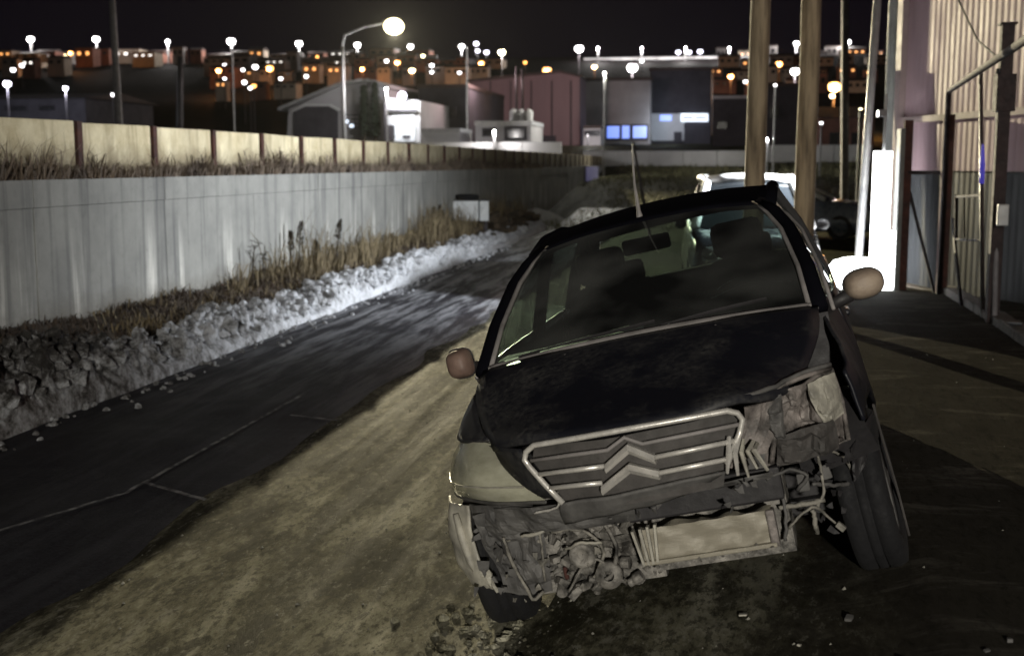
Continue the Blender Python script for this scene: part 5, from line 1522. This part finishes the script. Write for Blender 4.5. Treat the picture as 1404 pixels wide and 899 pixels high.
# paper on the dashboard
pz = CAR_M @ Vector((.17, .20, 1.022))
po = empty('paper_note', pz, 'crumpled paper with faint print lying under the windscreen', 'paper'); po.matrix_world = CAR_M @ Matrix.Translation((.16, .19, 1.018)) @ Matrix.Rotation(rad(24), 4, 'X')
b = MB(); b.grid([[Vector((-.17 + .34 * i / 10, -.03 + .10 * j / 4, .006 * noise.noise(Vector((i * .6, j * .7, 3))))) for i in range(11)] for j in range(5)]); b.build('sheet', M['paper'], po, smooth=True)
b = MB()
for k in range(9):
    b.box((-.06 + k * .02, .02, .012), (.009 if k % 3 else .013, .03 if k % 2 else .022, .001))
b.build('faint_print', M['ink'], po)

# ---- broken front structure
b = MB(); b.grid([[Vector((-.065 + .46 * i / 46, -.575 - .010 * noise.noise(Vector((i * .16, j * .12, 2))) - .004 * math.sin(j * PI) * (1 if j % 2 else -1) + .012 * max(0, noise.noise(Vector((i * .09, j * .05, 7)))), .295 + .125 * j / 24 + .004 * noise.noise(Vector((i * .2, 5, 1))))) for i in range(47)] for j in range(25)])
beam = b.build('radiator', M['beam'], wr, solid=.04)
b = MB(); b.box((.165, -.575, .300), (.47, .03, .016)); b.build('beam_lip', M['beam'], beam, bevel=.004)
for k in range(4):
    b = MB(); b.box((-.075 + k * .022, -.578, .357 + .004 * k), (.009, .03, .135), Matrix.Rotation(rad(-8 + 5 * k), 3, 'Y')); b.build('beam_fin', M['torn_plastic'], beam)
b = MB(); b.box((.395, -.56, .357), (.03, .05, .13)); b.build('beam_end', M['crumple'], beam, bevel=.006)
b = MB(); b.box((.17, -.44, .48), (.56, .06, .12)); b.build('air_duct', M['black_plastic'], wr, bevel=.01)
b = MB(); b.grid(surf([[(-.04, -.60, .555), (.2, -.60, .545), (.43, -.55, .545)], [(-.05, -.58, .535), (.2, -.58, .53), (.43, -.53, .525)]], 4, 20, crump(.018, 14))); b.build('torn_lip', M['grey_plastic'], wr, solid=.006)
b = MB(); b.grid(surf([[(-.57, -.545, .575), (-.35, -.63, .575), (-.05, -.645, .565)], [(-.57, -.52, .525), (-.33, -.60, .52), (-.05, -.62, .515)], [(-.52, -.52, .475), (-.33, -.58, .47), (-.06, -.59, .47)]], 12, 24, crump(.022, 11))); b.build('bumper_carrier', M['grey_plastic'], wr, solid=.008)
# pale remnant of the bumper corner below the left lamp
b = MB(); b.grid(surf([[(-.84, -.20, .575), (-.80, -.31, .57), (-.71, -.40, .565)], [(-.865, -.20, .47), (-.815, -.33, .46), (-.715, -.42, .45)], [(-.865, -.21, .37), (-.81, -.35, .34), (-.70, -.43, .34)], [(-.82, -.26, .30), (-.765, -.38, .255), (-.685, -.44, .27)]], 18, 14, crump(.020, 8))); rmn = b.build('bumper_corner', M['torn_plastic'], wr, smooth=True, solid=.008)
b = MB(); b.tube([Vector(p) for p in ((-.775, -.385, .54), (-.765, -.40, .45), (-.75, -.415, .36), (-.735, -.41, .30))], [.012, .018, .016, .008], 6); b.build('fold', M['torn_plastic'], rmn, smooth=True)
b = MB(); b.grid(surf([[(-.76, -.36, .33), (-.68, -.44, .33)], [(-.75, -.37, .28), (-.655, -.47, .27)], [(-.72, -.38, .235), (-.64, -.45, .24)]], 12, 12, crump(.04, 16))); b.build('crumpled_flap', M['torn_plastic'], wr, solid=.004)
b = MB(); b.grid(surf([[(-.70, -.42, .575), (-.58, -.50, .58), (-.42, -.57, .57)], [(-.69, -.42, .48), (-.56, -.47, .47), (-.42, -.50, .47)], [(-.66, -.42, .36), (-.55, -.44, .34), (-.44, -.45, .36)], [(-.64, -.40, .22), (-.55, -.42, .20), (-.46, -.42, .20)]], 22, 20, crump(.05, 9))); b.build('torn_foam', M['grey_plastic'], wr, solid=.006)
# engine lumps
e_ = MB()
R3 = random.Random(11)
for k in range(95):
    x = R3.uniform(-.46, -.12); z = R3.uniform(.18, .46); y = R3.uniform(-.46, -.36)
    rot = Matrix.Rotation(R3.uniform(0, 3), 3, 'Z') @ Matrix.Rotation(R3.uniform(-1, 1), 3, 'X')
    if k % 3: e_.box((x, y, z), (R3.uniform(.01, .06), R3.uniform(.02, .06), R3.uniform(.01, .04)), rot)
    else:
        rr0 = R3.uniform(.01, .028); n0 = len(e_.v); e_.lathe([(.002, -.03), (rr0, -.03), (rr0, .0), (rr0 * .7, .01), (rr0 * .7, .03), (.002, .03)], (0, 0, 0), 12, 'Y')
        for q in range(n0, len(e_.v)): e_.v[q] = tuple(rot @ Vector(e_.v[q]) * 1.0 + Vector((x, y, z)))
e_.box((-.28, -.28, .36), (.5, .2, .36)); e_.box((.2, -.30, .36), (.5, .2, .3))
eng = e_.build('engine', M['engine'], wr, bevel=.006)
b = MB(); b.lathe([(.002, -.03), (.02, -.035), (.025, -.05), (.045, -.05), (.052, -.03), (.052, .03), (.04, .05), (.002, .05)], (-.30, -.46, .34), 16, 'Y'); b.build('alternator', M['engine'], eng, smooth=True)
b = MB(); b.lathe([(.02, -.02), (.05, -.02), (.05, .02), (.02, .02)], (-.22, -.48, .25), 16, 'Y'); b.build('pulley', M['engine'], eng, smooth=True)
b = MB(); b.box((-.385, -.45, .27), (.016, .02, .05)); b.build('clip', M['rust'], eng, bevel=.006)
for pts, r0, mt in (([(-.575, -.50, .45), (-.57, -.51, .41), (-.562, -.51, .36), (-.53, -.51, .25), (-.515, -.51, .205), (-.47, -.50, .225)], .011, 'hose'),
                    ([(-.43, -.53, .47), (-.435, -.52, .40), (-.455, -.51, .27)], .008, 'hose'), ([(-.49, -.56, .46), (-.42, -.57, .465), (-.36, -.56, .475), (-.30, -.55, .47)], .012, 'torn_plastic'),
                    ([(-.40, -.50, .44), (-.33, -.52, .45), (-.26, -.50, .42), (-.22, -.48, .34), (-.26, -.49, .27)], .010, 'hose'), ([(-.20, -.48, .44), (-.17, -.50, .35), (-.21, -.48, .25), (-.30, -.47, .20)], .012, 'engine'),
                    ([(-.38, -.49, .21), (-.30, -.50, .30), (-.24, -.49, .31), (-.17, -.47, .20)], .008, 'engine'), ([(-.36, -.50, .37), (-.29, -.53, .395), (-.22, -.50, .375)], .009, 'torn_plastic'),
                    ([(-.285, -.70, .60), (-.31, -.68, .575), (-.40, -.64, .555)], .007, 'chrome'),
                    ([(.47, -.44, .585), (.55, -.44, .565), (.62, -.40, .55), (.675, -.30, .49), (.69, -.25, .40), (.685, -.22, .32)], .008, 'hose'), ([(.585, -.42, .56), (.59, -.42, .47), (.575, -.43, .40), (.55, -.44, .365)], .009, 'hose'),
                    ([(.42, -.45, .385), (.50, -.45, .385), (.58, -.43, .385)], .014, 'hose'), ([(.44, -.45, .31), (.50, -.46, .355), (.545, -.46, .37), (.60, -.44, .30)], .008, 'hose'),
                    ([(.535, -.47, .37), (.535, -.46, .28)], .013, 'hose'), ([(.55, -.44, .45), (.62, -.38, .42), (.67, -.32, .40)], .012, 'grey_plastic'), ([(.40, -.48, .50), (.48, -.46, .52), (.54, -.46, .49), (.50, -.45, .44)], .010, 'grey_plastic'),
                    ([(.44, -.44, .44), (.44, -.46, .36), (.42, -.46, .27)], .010, 'grey_plastic')):
    b = MB(); V = [Vector(p) for p in pts]
    b.tube([cr(V, t / 14) + Vector((noise.noise(V[0] * 9 + Vector((t * .5, 0, 0))), noise.noise(V[0] * 7 + Vector((0, t * .5, 0))), noise.noise(V[0] * 8 + Vector((0, 0, t * .5))))) * .006 for t in range(15)], [r0 * (.62 + .25 * noise.noise(V[0] * 5 + Vector((t * .8, 3, 1)))) for t in range(15)], 7); b.build('hose' if r0 < .012 else 'bracket', M[mt], wr, smooth=True)
for c, sz in (((.665, -.25, .36), .03), ((.615, -.42, .28), .022), ((.60, -.36, .47), .035), ((.52, -.42, .46), .04)):
    b = MB(); b.box(c, (sz * 1.6, sz, sz), Matrix.Rotation(sz * 40, 3, 'Y')); b.build('connector', M['hose'] if sz < .032 else M['grey_plastic'], wr, bevel=.004)
b = MB(); b.grid(surf([[(.70, -.30, .52), (.80, -.12, .60)], [(.69, -.30, .40), (.74, -.28, .45)]], 8, 8, crump(.03, 10))); b.build('torn_liner', M['black_plastic'], wr, solid=.004)
b = MB(); b.tube([(.815, .02, .60), (.825, .05, .45), (.845, .12, .22), (.855, .16, .03)], .005, 6); b.build('hanging_trim', M['grille_back'], wr)


# shredded plastic and sheet metal
def shards(n, box, s0, s1, mat, nm, seed):
    R5 = random.Random(seed); b = MB()
    for _ in range(n):
        c = Vector([R5.uniform(a_, b_) for a_, b_ in box]); L = R5.uniform(s0, s1); wv = L * R5.uniform(.15, .5)
        u = Vector((R5.gauss(0, .5), R5.gauss(-.25, .3), R5.gauss(-.3, .8))).normalized(); v = u.cross(Vector((R5.gauss(0, .3), 1, R5.gauss(0, .3)))).normalized(); k = Vector((0, R5.uniform(-.35, .1) * L, 0))
        b.add([c - v * wv, c + v * wv, c + u * L * .5 + v * wv * R5.uniform(.5, 1) + k, c + u * L * R5.uniform(.8, 1) + v * wv * R5.uniform(-.6, .6), c + u * L * .55 - v * wv * R5.uniform(.3, 1) + k * .6], [(0, 1, 2, 4), (4, 2, 3)])
    return tag(b.build(nm, mat, wr, solid=.003), kind='stuff')
shards(30, ((-.72, -.42), (-.52, -.44), (.24, .56)), .015, .055, M['grey_plastic'], 'torn_plastic_shreds', 1)
shards(22, ((-.60, -.15), (-.53, -.46), (.20, .47)), .012, .04, M['hose'], 'torn_metal_shreds', 2)
shards(22, ((.38, .70), (-.47, -.36), (.28, .56)), .015, .05, M['black_plastic'], 'torn_liner_shreds', 3)
shards(16, ((-.30, .42), (-.66, -.60), (.47, .54)), .012, .04, M['grey_plastic'], 'torn_lip_shreds', 4)
0 and shards(10, ((.42, .68), (-.52, -.42), (.55, .78)), .015, .05, M['crumple'], 'torn_panel_shreds', 6)
shards(14, ((-.08, .40), (-.60, -.55), (.27, .30)), .012, .035, M['engine'], 'torn_beam_shreds', 8)


# wheels
def wheel(x, y, z, r0, toe, camber, s):
    t = MB(); w = .084
    prof = [(r0 * .62, -w), (r0 * .80, -w * 1.08), (r0 * .95, -w), (r0, -w * .72), (r0 * 1.0, -w * .28), (r0 * .975, -w * .26), (r0 * .975, -w * .18), (r0, -w * .16), (r0, w * .16), (r0 * .975, w * .18), (r0 * .975, w * .26), (r0, w * .28), (r0, w * .72), (r0 * .95, w), (r0 * .80, w * 1.08), (r0 * .62, w), (r0 * .62, -w)]
    t.lathe(prof, (0, 0, 0), 40, 'X')
    o = t.build('tyre', M['rubber'], None, smooth=True)
    wo = o; wo.name = 'wheel'
    wo.parent = wr; wo.location = (x, y, z); wo.rotation_euler = (0, rad(camber), rad(toe))
    b = MB(); b.lathe([(r0 * .60, -s * w * .9), (r0 * .62, s * w * .9), (r0 * .54, s * w * .8), (r0 * .16, s * w * .6), (.004, s * w * .65)], (0, 0, 0), 24, 'X'); b.build('rim', M['alloy'], wo, smooth=True)
    b = MB()
    for k in range(5):
        a = 2 * PI * k / 5; b.box((s * w * .78, math.cos(a) * r0 * .34, math.sin(a) * r0 * .34), (.02, .05, r0 * .5), Matrix.Rotation(-a + PI / 2, 3, 'X'))
    b.build('hubcap', M['grey_plastic'], wo)
wheel(-.725, -.02, .285, .30, 4, 0, -1)
wheel(.735, .0, .285, .305, -5, -3, 1)
wheel(-.72, 2.46, .285, .295, 0, 0, -1)
wheel(.72, 2.46, .285, .295, 0, 0, 1)
# bits of debris on the ground under the nose
R4 = random.Random(5)
for k in range(16):
    x = R4.uniform(-.9, 1.3); y = R4.uniform(3.3, 4.3)
    b = MB(); b.box((0, 0, 0), (R4.uniform(.01, .026), R4.uniform(.01, .03), R4.uniform(.005, .012)), Matrix.Rotation(R4.uniform(0, 3), 3, 'Z') @ Matrix.Rotation(R4.uniform(-.3, .3), 3, 'X'))
    tag(b.build('debris', M['torn_plastic'] if k % 3 else M['grey_plastic'], loc=(x, y, gz(x, y) + .006)), 'small ' + ('pale' if k % 3 else 'dark') + ' plastic shard on the ground under the wreck nose', 'debris', ('pale' if k % 3 else 'dark') + ' plastic shards by the wreck')


# ================================================================== night air: thin haze round everything
hz_ = MB(); hz_.box((0, 190, 38), (1200, 480, 82))
hm = bpy.data.materials.new('night_haze'); hm.use_nodes = True
ht = hm.node_tree; ht.nodes.remove(ht.nodes['Principled BSDF'])
pv = ht.nodes.new('ShaderNodeVolumePrincipled')
pv.inputs['Color'].default_value = (0.9, 0.92, 0.95, 1); pv.inputs['Density'].default_value = 0.000025; pv.inputs['Anisotropy'].default_value = 0.4
ht.links.new(pv.outputs[0], ht.nodes['Material Output'].inputs['Volume'])
tag(hz_.build('haze', hm), 'thin night haze over the lane and the town', 'haze', kind='stuff')
